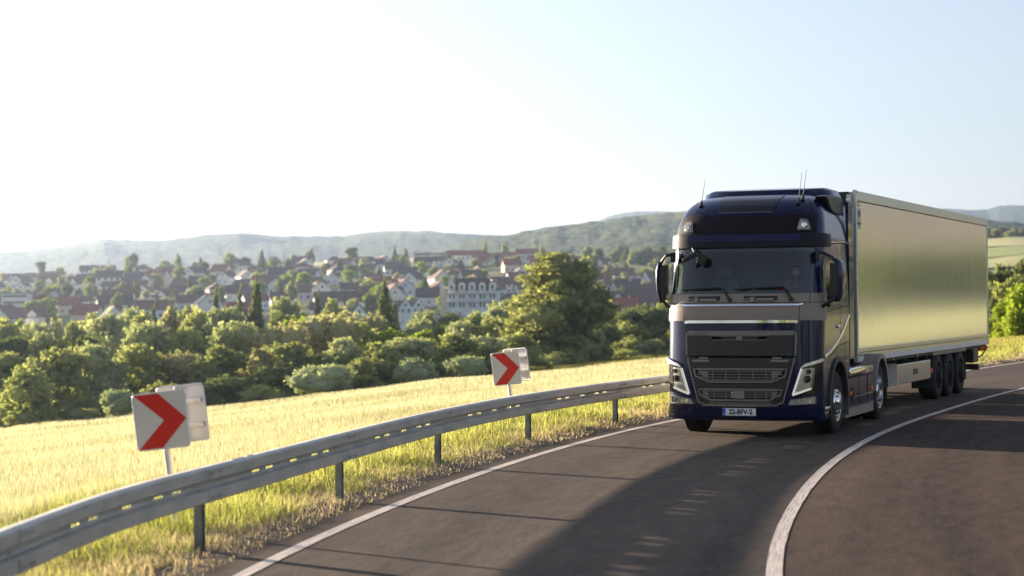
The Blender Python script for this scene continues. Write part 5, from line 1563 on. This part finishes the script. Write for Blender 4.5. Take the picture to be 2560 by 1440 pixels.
for s in (-1, 1):
    put_t(side_line(interp_pts([(.42, 1.235), (.8, 1.29), (1.3, 1.42), (1.8, 1.60), (2.1, 1.76), (2.31, 1.86)]), .05, s, .016, .014), 'chrome_swoosh', M_chrome)
    sd = MB()
    side_line(interp_pts([(.50, 1.20), (1.0, 1.28), (1.5, 1.38), (2.3, 1.43)]), .012, s, .003, .002, sd)
    side_line(interp_pts([(1.62, 1.42), (1.62, 2.0), (1.60, 2.85), (1.50, 2.98)]), .012, s, .003, .002, sd)
    side_line(interp_pts([(.40, 2.93), (.9, 2.98), (1.66, 3.01), (2.31, 3.02)]), .014, s, .003, .002, sd)
    side_line(interp_pts([(1.70, 2.0), (2.31, 2.0)]), .012, s, .003, .002, sd)
    side_line(interp_pts([(.62, 1.92), (1.62, 1.98)]), .008, s, .003, .002, sd)
    side_line(interp_pts([(1.98, 1.0), (1.98, 1.55)]), .010, s, .003, .002, sd)
    put_t(sd, 'panel_gap', M_seam)
    put_t(side_line(interp_pts([(1.70, 1.985), (2.31, 1.985)]), .02, s, .012, .01), 'chrome_strip', M_chrome)
    put_t(side_line(interp_pts([(.9, 3.0), (2.31, 3.05)]), .018, s, .012, .01), 'chrome_strip', M_chrome)
    # side window glass with black frame
    W2 = plan(2.4)[4]
    wpoly = [(.44, 2.02), (1.42, 2.14), (1.42, 2.76), (.62, 2.78), (.50, 2.60)]
    wg = MB(); wg.add([(s * (plan(z)[4] - .012), y, z) for y, z in wpoly], [tuple(range(5))])
    g_ = put_t(wg, 'side_window', M_sw, smooth=False)
    fr = MB(); side_line(interp_pts(wpoly + [wpoly[0]], 60), .06, s, .005, .008, fr); fr.build('window_frame', M_blk, g_)
    hd = MB(); hd.box(min(s * 1.225, s * 1.26), max(s * 1.225, s * 1.26), 1.36, 1.56, 1.66, 1.71, .01)
    put_t(hd, 'door_handle', M_chrome)
    # wheel arch trim
    ar = MB(); n = 26
    def AP(i, j):
        t = R(-22 + 222 * i / n); r = (.60, .64, .71, .72)[j]; x = (1.12, 1.262, 1.262, 1.225)[j]
        return (s * x, 1.40 - math.cos(t) * r, .50 + math.sin(t) * r)
    ar.grid(AP, n + 1, 4); put_t(ar, 'wheel_arch', M_blk)
    # inner arch
    ia = MB(); ia.grid(lambda i, j: (s * (.75, 1.15)[j], 1.40 - math.cos(R(-10 + 200 * i / n)) * .63, .50 + math.sin(R(-10 + 200 * i / n)) * .63), n + 1, 2)
    put_t(ia, 'wheel_housing', M_chass)
    # chrome vent at the bumper end, entry step
    put_t(MB().box(min(s * 1.20, s * 1.262), max(s * 1.20, s * 1.262), .40, .74, .40, .47, .01), 'bumper_end_trim', M_alu)
    put_t(MB().box(min(s * 1.10, s * 1.245), max(s * 1.10, s * 1.245), .36, .80, .28, .395, .01), 'bumper_end', M_blue)
    # fairing behind the cab
    fa = MB()
    fa.prism([(s * 1.235, 2.36), (s * 1.245, 2.66), (s * 1.21, 2.68), (s * 1.19, 2.36)], 'Z', 1.16, 3.02)
    put_t(fa, 'side_fairing', M_blue)
    fa = MB(); fa.prism([(s * 1.225, 2.36), (s * 1.235, 2.62), (s * 1.20, 2.64), (s * 1.18, 2.36)], 'Z', 3.035, 3.70)
    put_t(fa, 'side_fairing', M_blue)
    # roof side deflector
    df = MB()
    pts = [(1.02, 3.735), (1.3, 3.765), (2.10, 3.78), (2.34, 3.74), (2.36, 3.48), (1.9, 3.47), (1.55, 3.49), (1.35, 3.56), (1.2, 3.66)] if s > 0 else [(1.5, 3.70), (1.7, 3.73), (2.10, 3.74), (2.34, 3.72), (2.36, 3.48), (1.9, 3.47), (1.6, 3.55)]
    df.prism(pts, 'X', min(s * .95, s * (1.15 if s > 0 else 1.08)), max(s * .95, s * (1.15 if s > 0 else 1.08)))
    o = put_t(df, 'roof_side_deflector', M_blk); b = o.modifiers.new('b', 'BEVEL'); b.width = .03; b.segments = 3; b.limit_method = 'ANGLE'
# roof fairing
rf = MB(); prof_ = [(1.55, 3.76), (1.66, 3.89), (1.9, 3.925), (2.3, 3.935), (2.55, 3.93), (2.62, 3.84), (2.50, 3.74)]
xs_ = [-1.06, -1.02, -.9, -.5, 0, .5, .9, 1.02, 1.06]
rf.grid(lambda i, j: (xs_[i], prof_[j][0] + .25 * (xs_[i] / 1.06) ** 4 * (1 if j < 3 else 0), prof_[j][1] - (.16 if abs(xs_[i]) > 1.05 else (.04 if abs(xs_[i]) > 1 else 0)) * (1 if j < 5 else .3)), len(xs_), len(prof_))
put_t(rf, 'roof_fairing', M_blue)
# ---- skirts, tanks, chassis
sk_ = MB()
for s in (-1, 1):
    o = put_t(MB().prism([(s * 1.10, 2.12), (s * 1.235, 2.12), (s * 1.245, 3.2), (s * 1.235, 4.30), (s * 1.10, 4.30)], 'Z', .36, .83), 'side_skirt', M_blue)
    put_t(MB().prism([(s * 1.10, 2.02), (s * 1.225, 2.02), (s * 1.235, 4.32), (s * 1.10, 4.32)], 'Z', .20, .345), 'lower_skirt', M_grey)
    put_t(MB().box(min(s * 1.0, s * 1.25), max(s * 1.0, s * 1.25), 2.35, 4.30, .84, .99, .03), 'chrome_box', M_chrome)
    put_t(MB().box(min(s * 1.238, s * 1.252), max(s * 1.238, s * 1.252), 2.45, 4.22, .50, .52), 'chrome_strip', M_chrome)
    put_t(MB().box(min(s * 1.236, s * 1.246), max(s * 1.236, s * 1.246), 2.15, 4.30, .355, .365), 'chrome_strip', M_chrome)
    put_t(MB().box(min(s * 1.0, s * 1.22), max(s * 1.0, s * 1.22), 2.10, 2.30, .84, 1.0, .02), 'air_duct', M_blk)
    for y in (2.30, 4.12):
        put_t(MB().box(min(s * 1.236, s * 1.262), max(s * 1.236, s * 1.262), y, y + .055, .55, .62, .008), 'side_marker', M_amber)
    put_t(MB().box(min(s * 1.237, s * 1.25), max(s * 1.237, s * 1.25), 2.44, 2.60, .44, .68), 'skirt_recess', M_gloss)
    sd = MB()
    for y in (3.0, 3.75): sd.box(min(s * 1.236, s * 1.2475), max(s * 1.236, s * 1.2475), y, y + .008, .37, .83)
    put_t(sd, 'panel_gap', M_seam)
    # rear fender
    fe = MB(); n = 22
    def FP(i, j):
        t = R(2 + 176 * i / n); r = (.64, .64, .56)[j]; x = (.62, 1.245, 1.245)[j]
        return (s * x, 5.12 - math.cos(t) * r, .50 + math.sin(t) * r * 1.02)
    fe.grid(FP, n + 1, 3); put_t(fe, 'rear_fender', M_grey)
    put_t(MB().box(min(s * .62, s * 1.20), max(s * .62, s * 1.20), 5.78, 5.80, .18, .80), 'mud_flap', M_chass)
    put_t(MB().box(min(s * .75, s * 1.18), max(s * .75, s * 1.18), 2.05, 2.07, .2, .9), 'mud_flap', M_chass)
ch = MB()
for s in (-1, 1): ch.box(min(s * .36, s * .45), max(s * .36, s * .45), .7, 6.1, .72, .98)
ch.box(-1.08, 1.08, 2.2, 4.25, .40, .85); ch.box(-.9, .9, .35, 2.0, .95, 1.15); ch.box(-.45, .45, .6, 5.9, .45, .72)
ch.box(-1.0, 1.0, .25, .45, .35, .55)
ch.tube([(-1.0, 1.4, .5), (1.0, 1.4, .5)], .09, 10); ch.tube([(-1.0, 5.12, .5), (1.0, 5.12, .5)], .13, 10)
ch.box(-.5, .5, 4.2, 5.4, .98, 1.03)
put_t(ch, 'chassis', M_chass)
# ---- wheels
def wheel(name, x, y, s, w=.31, r=.50, polish=True, dish=.06, parent=TR, hub='front'):
    g = empty(name, (x, y, r - .008), 0, parent)
    ty = MB(); h = w / 2
    pr = [(-h, r * .60), (-h - .004, r * .72), (-h + .004, r * .88), (-h + .03, r * .965), (-h + .06, r)]
    gr = []
    for k in range(5):
        c = -h + w * (k + 1) / 6
        gr += [(c - .009, r), (c - .007, r - .014), (c + .007, r - .014), (c + .009, r)]
    pr2 = [(-a, b) for a, b in reversed(pr)]
    ty.lathe(pr + gr + pr2, 'X', (0, 0, 0), 56)
    ty.build('tyre', M_rub, g, smooth=35)
    rm = MB(); rr = r * .61
    mm = M_alu if polish else M_blkm
    o = s * h
    if hub == 'front':
        rm.lathe([(o, rr), (o * .98, rr * .93), (o - s * .06, rr * .88), (o - s * .075, rr * .80), (o + s * .0, rr * .66), (o + s * .01, rr * .46), (o + s * .035, rr * .40), (o + s * .055, rr * .30), (o + s * .06, 0.001)], 'X', (0, 0, 0), 40)
    else:
        rm.lathe([(o, rr), (o * .98, rr * .94), (o - s * .10, rr * .90), (o - s * .135, rr * .80), (o - s * .125, rr * .58), (o - s * .10, rr * .50), (o - s * .03, rr * .40), (o - s * .015, rr * .32), (o - s * .015, 0.001)], 'X', (0, 0, 0), 40)
    rim = rm.build('rim', mm, g, smooth=30)
    nb = MB(); base = o + (s * .012 if hub == 'front' else -s * .12); rad = rr * .545
    for k in range(10):
        t = 2 * math.pi * k / 10
        c = (base, math.cos(t) * rad, math.sin(t) * rad)
        nb.tube([c, (base + s * .03, c[1], c[2])], [.016, .012], 6)
    nb.build('wheel_nuts', M_chrome if polish else M_blkm, rim)
    hb = MB(); rad = rr * .74; base = o - s * (.035 if hub == 'front' else .128)
    for k in range(10):
        t = 2 * math.pi * (k + .5) / 10
        c = (base + s * .0, math.cos(t) * rad, math.sin(t) * rad)
        hb.tube([(base - s * .01, c[1], c[2]), (base + s * .006, c[1], c[2])], .024, 10)
    hb.build('vent_holes', M_seam, rim)
    return g
for s in (-1, 1):
    wheel('wheel', s * 1.055, 1.40, s, .33, .50)
    wheel('wheel', s * 1.04, 5.12, s, .31, .50, hub='rear')
    wheel('wheel', s * .70, 5.12, s, .31, .50, hub='rear')
# ---- interior
inr = MB(); inr.box(-1.12, 1.12, 1.75, 1.78, 1.3, 2.92); inr.box(-1.14, 1.14, .5, 1.78, 1.30, 1.34); inr.box(-1.1, 1.1, .55, 1.78, 2.93, 2.95)
put_t(inr, 'cab_interior', M_int)
db = MB(); db.grid(lambda i, j: (-1.08 + 2.16 * i / 12, .22 + .45 * j / 5 + .10 * abs(-1 + i / 6) ** 3, 2.20 - .03 * math.cos(j / 5 * 3) + .03 * (j / 5) + (.03 if 7 <= i <= 10 else 0) * (j > 2)), 13, 6)
db.box(-1.08, 1.08, .66, .70, 1.6, 2.23)
put_t(db, 'dashboard', M_dash)
for x in (-.62, .64):
    st = MB(); st.box(x - .26, x + .26, 1.02, 1.50, 1.55, 1.78, .05); st.box(x - .25, x + .25, 1.42, 1.56, 1.75, 2.45, .05); st.box(x - .14, x + .14, 1.43, 1.53, 2.47, 2.68, .04)
    put_t(st, 'seat', M_int)
cu_ = MB(); 
for x, w_ in ((-1.06, .10), (1.06, .07)): cu_.box(x - w_ / 2, x + w_ / 2, 1.0, 1.70, 1.9, 2.9, .02)
put_t(cu_, 'curtain', mat('curtain_cloth', (.30, .31, .22), .9))
sw = MB(); c = Vector((.64, .70, 2.30)); tilt = Matrix.Rotation(R(-58), 3, 'X')
ring = [c + tilt @ Vector((.22 * math.cos(t), 0, .22 * math.sin(t))) for t in np.linspace(0, 2 * math.pi, 25)]
sw.tube(ring, .017, 8, cap=False)
for t in (0.2, math.pi - .2, -math.pi / 2): sw.tube([c, c + tilt @ Vector((.22 * math.cos(t), 0, .22 * math.sin(t)))], .018, 6)
sw.obox(c, .12, .04, .10, tilt)
swo = put_t(sw, 'steering_wheel', mat('steering_wheel_leather', (.16, .16, .12), .5))
cm = MB().box(-.09, .03, .30, .38, 2.25, 2.40, .02); put_t(cm, 'windscreen_camera', M_blk)
mic = MB(); pts = [Vector((.62 + .10 * math.cos(k * .9) * (.3 + k / 40), .30 + .02 * math.sin(k), 2.24 + .05 + .04 * math.sin(k * 1.7))) for k in range(30)]
mic.tube(pts, .009, 5); put_t(mic, 'red_coiled_lanyard', mat('red_plastic', (.75, .02, .04), .5))
# ================================================================== TRAILER
M_side = bpy.data.materials.new('polished_side_panel'); M_side.use_nodes = True
def _side():
    nt = M_side.node_tree; p = nt.nodes['Principled BSDF']
    p.inputs['Metallic'].default_value = 0.95
    p.inputs['Base Color'].default_value = (0.84, 0.86, 0.89, 1)
    tc = nt.nodes.new('ShaderNodeTexCoord'); mp = nt.nodes.new('ShaderNodeMapping'); mp.inputs['Scale'].default_value = (1, 6, .5)
    nt.links.new(tc.outputs['Object'], mp.inputs[0])
    n = nt.nodes.new('ShaderNodeTexNoise'); n.inputs['Scale'].default_value = 6; n.inputs['Detail'].default_value = 5
    nt.links.new(mp.outputs[0], n.inputs['Vector'])
    mr = nt.nodes.new('ShaderNodeMapRange'); mr.inputs[3].default_value = .08; mr.inputs[4].default_value = .17
    nt.links.new(n.outputs[0], mr.inputs[0]); nt.links.new(mr.outputs[0], p.inputs['Roughness'])
    bp = nt.nodes.new('ShaderNodeBump'); bp.inputs['Strength'].default_value = .12; bp.inputs['Distance'].default_value = .004
    nt.links.new(n.outputs[0], bp.inputs['Height']); n2 = nt.nodes.new('ShaderNodeTexNoise'); n2.inputs['Scale'].default_value = 1.1; n2.inputs['Detail'].default_value = 2
    mp2 = nt.nodes.new('ShaderNodeMapping'); mp2.inputs['Scale'].default_value = (1, 1.3, .35); nt.links.new(tc.outputs['Object'], mp2.inputs[0]); nt.links.new(mp2.outputs[0], n2.inputs['Vector'])
    b2 = nt.nodes.new('ShaderNodeBump'); b2.inputs['Strength'].default_value = .35; b2.inputs['Distance'].default_value = .02
    nt.links.new(n2.outputs[0], b2.inputs['Height']); nt.links.new(bp.outputs[0], b2.inputs['Normal']); nt.links.new(b2.outputs[0], p.inputs['Normal'])
_side()
M_rail = mat('aluminium_rail', (0.62, 0.62, 0.55), 0.32, metal=.85)
M_tfront = mat('trailer_front_white', (0.70, 0.68, 0.64), 0.5, var=.05)
M_sticker = mat('sticker_paper', (0.62, 0.62, 0.52), 0.5)
M_yell = mat('yellow_reflex', (0.70, 0.62, .18), 0.4)
TL = empty('semi_trailer', (4.7857, 33.3908, 0), -0.4099)
tag(TL, 'long box semi trailer with shiny plain metal sides behind the tractor', 'trailer')
L = 13.5; W = 1.30; ZB = 1.06; ZT_ = 4.0
b = MB(); b.box(-W + .01, W - .01, .03, L - .02, ZB + .02, ZT_ - .02)
b.build('box_shell', M_tfront, TL)
for s in (-1, 1):
    x = s * (W - .009)
    MB().add([(x, .05, ZB + .20), (x, L - .05, ZB + .20), (x, L - .05, ZT_ - .17), (x, .05, ZT_ - .17)], [(0, 1, 2, 3)]).build('side_panel', M_side, TL, fix=False)
    f = MB()
    x0, x1 = sorted((s * (W - .03), s * W))
    f.box(x0, x1, .0, L, ZT_ - .17, ZT_, .008); f.build('top_rail', M_rail, TL)
    f = MB(); f.box(x0, x1, .0, L, ZB + .13, ZB + .20, .006); f.box(x0, sorted((s * (W - .03), s * (W - .006)))[1] if s > 0 else x1, 0, L, ZB + .055, ZB + .13) if s > 0 else f.box(-W + .006, x1, 0, L, ZB + .055, ZB + .13)
    f.build('bottom_rail', M_rail, TL)
    f = MB(); f.box(x0, x1, .0, L, ZB - .04, ZB + .05, .006); f.build('bottom_rail', M_tfront, TL)
    f = MB(); x0, x1 = sorted((s * (W - .06), s * (W + .012)))
    f.box(x0, x1, -.03, .06, ZB - .05, ZT_ + .01, .01); o = f.build('corner_post', M_rail, TL)
    rv = MB()
    for k in range(17): rv.tube([(s * (W + .012), .015, ZB + .1 + k * .175), (s * (W + .018), .015, ZB + .1 + k * .175)], .009, 6)
    rv.build('rivets', M_seam, o)
    f = MB(); x0, x1 = sorted((s * (W - .06), s * (W + .006))); f.box(x0, x1, L - .07, L, ZB - .05, ZT_ + .01, .01); f.build('corner_post', M_rail, TL)
# fine seams, clip line
f = MB(); f.box(W - .004, W + .003, .06, L - .07, ZT_ - .185, ZT_ - .172); f.box(W - .004, W + .003, .06, L - .07, ZB + .118, ZB + .126)
f.build('panel_gap', M_chass, TL)
f = MB(); f.box(W - .002, W + .006, .06, L - .07, ZT_ - .165, ZT_ - .155); f.box(W - .002, W + .007, .06, L - .07, ZB + .203, ZB + .211); f.build('bright_bead', M_chrome, TL)
# front wall fittings
f = MB(); f.box(-1.2, 1.2, -.10, -.0, 3.75, 3.98, .02); f.build('front_lamp_box', M_blk, TL)
MB().box(1.16, 1.24, -.13, -.04, 3.72, 3.93, .01).build('front_marker_lamp', M_tfront, TL)
MB().box(1.17, 1.22, -.16, -.13, 3.80, 3.86, .01).build('front_marker_lamp', M_refl, TL)
# stickers
rot = (R(90), 0, R(90))
st = MB().box(W - .004, W + .004, .13, .33, 3.34, 3.70); so = st.build('sticker', M_sticker, TL)
text_obj('FRC', .135, M_ink, so, (W + .006, .235, 3.60), rot, 'sticker_lettering', ext=.001, bold=.002, sx=.78)
text_obj('09-2019', .062, M_ink, so, (W + .006, .235, 3.43), rot, 'sticker_lettering', ext=.001, bold=.001, sx=.85)
MB().box(W - .004, W + .0035, .13, .32, 3.73, 3.80).build('sticker', M_yell, TL)
# blue round arrow mark on the front wall
ar = MB(); ar.tube([(1.02 + .06 * math.cos(t), -.035, 3.60 + .06 * math.sin(t)) for t in np.linspace(-1.9, 2.2, 14)], .012, 5)
ar.add([(1.02 - .09, -.035, 3.66), (1.02 - .01, -.035, 3.70), (1.02 - .02, -.035, 3.60)], [(0, 1, 2)])
MB().box(.86, 1.16, -.012, -.005, 3.48, 3.72).build('logo_panel', M_plate, TL)
ar.build('round_arrow_mark', M_plateb, TL)
# chassis
c = MB()
for s in (-1, 1): c.box(min(s * .40, s * .52), max(s * .40, s * .52), 1.0, L - .2, .78, ZB - .05)
for k in range(12): c.box(-1.22, 1.22, 1.2 + k * 1.05, 1.28 + k * 1.05, .90, ZB - .05)
c.box(-1.24, 1.24, .1, L - .05, ZB - .10, ZB - .045)
c.build('chassis', M_chass, TL)
for s in (-1, 1):
    x0, x1 = sorted((s * .85, s * 1.24))
    lb = MB().box(x0, x1, 3.55, 6.72, .47, .86, .015).build('pallet_box', M_side if False else mat('pallet_box_steel', (.55, .55, .53), .2, metal=.7), TL)
    MB().box(min(s * .9, s * 1.23), max(s * .9, s * 1.23), 3.53, 3.55, .45, .88).build('pallet_box_end', M_tfront, lb)
    if s > 0: text_obj('KRONE', .15, M_ink, lb, (1.242, 5.2, .665), rot, 'box_lettering', ext=.001, bold=.003, sx=.95)
    for y in (3.62, 6.80):
        MB().box(min(s * 1.20, s * 1.25), max(s * 1.20, s * 1.25), y, y + .07, .58, .67, .006).build('side_marker', M_amber, TL)
    for y in (2.0, 3.1, 5.4, 7.8, 10.5): MB().box(min(s * 1.24, s * 1.252), max(s * 1.24, s * 1.252), y, y + .07, .965, 1.0).build('side_marker', M_yell, TL)
    # wheel fairing over the three axles
    MB().box(min(s * 1.16, s * 1.25), max(s * 1.16, s * 1.25), 6.95, 10.75, .93, 1.02, .01).build('wheel_fairing', M_grey, TL)
    MB().box(min(s * .8, s * 1.24), max(s * .8, s * 1.24), 6.93, 6.96, .25, .98).build('mud_guard', M_chass, TL)
    for k in range(3):
        wheel('wheel', s * 1.05, 7.62 + k * 1.29, s, .37, .50, polish=False, parent=TL)
    MB().box(min(s * .75, s * 1.22), max(s * .75, s * 1.22), 10.86, 10.89, .28, 1.0).build('mud_flap', M_chass, TL)
    # landing leg
    MB().box(min(s * .70, s * .82), max(s * .70, s * .82), 2.75, 2.87, .35, 1.0).build('landing_leg', M_chass, TL)
ax = MB()
for k in range(3): ax.tube([(-1, 7.62 + k * 1.29, .49), (1, 7.62 + k * 1.29, .49)], .07, 8)
ax.box(-.7, .7, 6.9, 10.9, .6, .9)
ax.build('axle', M_chass, TL)
# rear end: lamp carrier, bumper, buffer
rr_ = MB(); rr_.box(-1.15, 1.15, 12.9, 13.1, .42, .56, .02); rr_.box(-.5, -.4, 12.8, 12.9, .5, 1.0); rr_.box(.4, .5, 12.8, 12.9, .5, 1.0); rr_.build('underrun_bumper', M_blk, TL)
MB().box(.62, 1.22, 11.9, 12.5, .62, .98, .03).build('tail_lift_pump', M_blk, TL)
lp = MB(); lp.tube([(1.2, 12.5, .72), (1.24, 13.0, .78), (1.26, 13.4, .93), (1.26, 13.6, .94)], [.02, .02, .02, .025], 6); lp.tube([(1.1, 13.1, .7), (1.1, 13.1, 1.0)], .02, 6); lp.build('lift_arm', M_blk, TL)
for s in (-1, 1): MB().box(min(s * .9, s * 1.25), max(s * .9, s * 1.25), 13.48, 13.54, .85, 1.0, .01).build('tail_lamp', M_amber, TL)

# ================================================================== DRIVER
def skin_chain(name, verts, edges, radii, m, parent, sub=2, root=0):
    me = bpy.data.meshes.new(name); me.from_pydata(verts, edges, [])
    o = bpy.data.objects.new(name, me); COL.objects.link(o)
    if parent: o.parent = parent
    md = o.modifiers.new('skin', 'SKIN'); md.use_smooth_shade = True
    for v, r in zip(me.skin_vertices[0].data, radii): v.radius = (r, r) if not isinstance(r, tuple) else r
    me.skin_vertices[0].data[root].use_root = True
    sb = o.modifiers.new('sub', 'SUBSURF'); sb.levels = sub; sb.render_levels = sub
    me.materials.append(m)
    return o
M_skin = mat('skin', (0.50, 0.27, 0.18), 0.5)
M_hair = mat('dark_hair', (0.025, 0.018, 0.014), 0.8)
M_shirt = bpy.data.materials.new('red_plaid_shirt'); M_shirt.use_nodes = True
def _shirt():
    nt = M_shirt.node_tree; p = nt.nodes['Principled BSDF']; p.inputs['Roughness'].default_value = .9
    tc = nt.nodes.new('ShaderNodeTexCoord'); ck = nt.nodes.new('ShaderNodeTexChecker'); ck.inputs['Scale'].default_value = 16
    ck.inputs[1].default_value = (.62, .03, .05, 1); ck.inputs[2].default_value = (.10, .09, .16, 1)
    nt.links.new(tc.outputs['Object'], ck.inputs[0]); nt.links.new(ck.outputs[0], p.inputs['Base Color'])
_shirt()
ca, sa = math.cos(-.3747), math.sin(-.3747)
dx, dy = .66, 1.12
wx = 3.4836 + dx * ca - dy * sa; wy = 29.154 + dx * sa + dy * ca
DR = empty('person', (wx, wy, 1.78), -.3747)
tag(DR, 'bearded driver in a red checked shirt holding the steering wheel behind the windscreen', 'person')
V = [(0, .05, .05), (0, .05, .28), (0, .04, .46), (0, .02, .56), (0, 0, .63)]; E_ = [(0, 1), (1, 2), (2, 3), (3, 4)]; Rr = [.16, .155, .15, .062, .06]
for s in (-1, 1):
    b0 = len(V)
    V += [(s * .19, .02, .49), (s * .25, -.10, .27), (s * .20, -.33, .40), (s * .19, -.395, .43)]
    E_ += [(2, b0), (b0, b0 + 1), (b0 + 1, b0 + 2), (b0 + 2, b0 + 3)]; Rr += [.07, .05, .034, .036]
    for k in range(4):
        f0 = len(V); o = (k - 1.5) * .020
        V += [(s * (.185), -.43 - abs(o) * .2, .445 + o), (s * (.165), -.455, .45 + o), (s * .145, -.445, .45 + o)]
        E_ += [(b0 + 3, f0), (f0, f0 + 1), (f0 + 1, f0 + 2)]; Rr += [.0105, .0095, .008]
    f0 = len(V); V += [(s * .17, -.395, .475), (s * .15, -.41, .49)]; E_ += [(b0 + 3, f0), (f0, f0 + 1)]; Rr += [.012, .009]
    h0 = len(V); V += [(s * .11, -.02, .0), (s * .14, -.42, .02), (s * .14, -.50, -.30)]; E_ += [(0, h0), (h0, h0 + 1), (h0 + 1, h0 + 2)]; Rr += [.10, .075, .055]
bodyo = skin_chain('body', V, E_, Rr, M_skin, DR)
sh = [(0, .05, .04), (0, .05, .28), (0, .04, .45), (0, .03, .52)]; se = [(0, 1), (1, 2), (2, 3)]; sr = [.178, .175, .17, .085]
for s in (-1, 1):
    b0 = len(sh); sh += [(s * .19, .02, .49), (s * .25, -.10, .27), (s * .21, -.30, .385)]; se += [(2, b0), (b0, b0 + 1), (b0 + 1, b0 + 2)]; sr += [.086, .066, .048]
skin_chain('shirt', sh, se, sr, M_shirt, DR)
def head():
    bm = bmesh.new(); bmesh.ops.create_uvsphere(bm, u_segments=28, v_segments=20, radius=1)
    for q in bm.verts:
        x, y, z = q.co; q.co = Vector((x * .076, y * .095, z * .12))
        c = q.co
        if c.z < 0: c.x *= 1 - .28 * (-c.z / .12); 
        if c.y < 0 and abs(c.x) < .02 and -.045 < c.z < .015: c.y -= .020 * (1 - abs(c.x) / .02) * (1 - (c.z - .015) / -.06 * -.4)
        for ex in (-.03, .03):
            d = math.hypot(c.x - ex, c.z - .012)
            if c.y < 0 and d < .02: c.y += .010 * (1 - d / .02)
        if c.y < 0 and abs(c.x) < .03 and abs(c.z + .058) < .010: c.y += .005
    me = bpy.data.meshes.new('head'); bm.to_mesh(me); bm.free(); me.materials.append(M_skin); me.shade_smooth()
    o = bpy.data.objects.new('head', me); COL.objects.link(o); o.parent = DR; o.location = (0, -.02, .76); o.rotation_euler = (0, 0, R(-10))
    for s in (-1, 1):
        e = MB().lathe([(-.014, 0), (-.008, .009), (0, .012), (.008, .009)], 'Y', (s * .03, -.082, .012), 10); e.build('eye', M_plate, o, smooth=True)
        e = MB().lathe([(-.0, 0), (.001, .005), (.004, .0055)], 'Y', (s * .03, -.0975, .012), 8); e.build('pupil', M_ink, o)
        MB().lathe([(-.008, 0.001), (-.006, .018), (.004, .024), (.01, .001)], 'X', (s * .074, .0, -.002), 12).build('ear', M_skin, o, smooth=True)
        MB().tube([(s * .045, -.090, .033), (s * .03, -.096, .038), (s * .014, -.095, .034)], .004, 5).build('eyebrow', M_hair, o)
    hb = bmesh.new(); bmesh.ops.create_uvsphere(hb, u_segments=24, v_segments=18, radius=1)
    dl = [q for q in hb.verts if not (q.co.z > .15 + (.45 if q.co.y < -.3 else -.3) )]
    bmesh.ops.delete(hb, geom=dl, context='VERTS')
    for q in hb.verts: q.co = Vector((q.co.x * .081, q.co.y * .101, q.co.z * .127))
    mh = bpy.data.meshes.new('hair'); hb.to_mesh(mh); hb.free(); mh.materials.append(M_hair)
    h = bpy.data.objects.new('hair', mh); COL.objects.link(h); h.parent = o
    hb = bmesh.new(); bmesh.ops.create_uvsphere(hb, u_segments=28, v_segments=20, radius=1)
    dl = [q for q in hb.verts if not (q.co.z < -.30 and q.co.y < .3) or (abs(q.co.x) < .22 and -.55 < q.co.z < -.42 and q.co.y < 0)]
    bmesh.ops.delete(hb, geom=dl, context='VERTS')
    for q in hb.verts: q.co = Vector((q.co.x * .081 * (1 - .28 * -q.co.z), q.co.y * .101, q.co.z * .130))
    mh = bpy.data.meshes.new('beard'); hb.to_mesh(mh); hb.free(); mh.materials.append(M_hair)
    h = bpy.data.objects.new('beard', mh); COL.objects.link(h); h.parent = o
head()
# ================================================================== HAZE
def haze():
    mb = MB().box(-9500, 9500, -600, 9300, -60, 420)
    m = bpy.data.materials.new('air_haze'); m.use_nodes = True; nt = m.node_tree
    for n in list(nt.nodes): nt.nodes.remove(n)
    o = nt.nodes.new('ShaderNodeOutputMaterial'); v = nt.nodes.new('ShaderNodeVolumePrincipled')
    v.inputs['Color'].default_value = (.56, .73, 1.0, 1)
    v.inputs['Density'].default_value = HAZE_D
    v.inputs['Anisotropy'].default_value = 0.7
    nt.links.new(v.outputs[0], o.inputs['Volume'])
    h = mb.build('haze', m); tag(h, kind='stuff')
HAZE_D = 0.000095
haze()
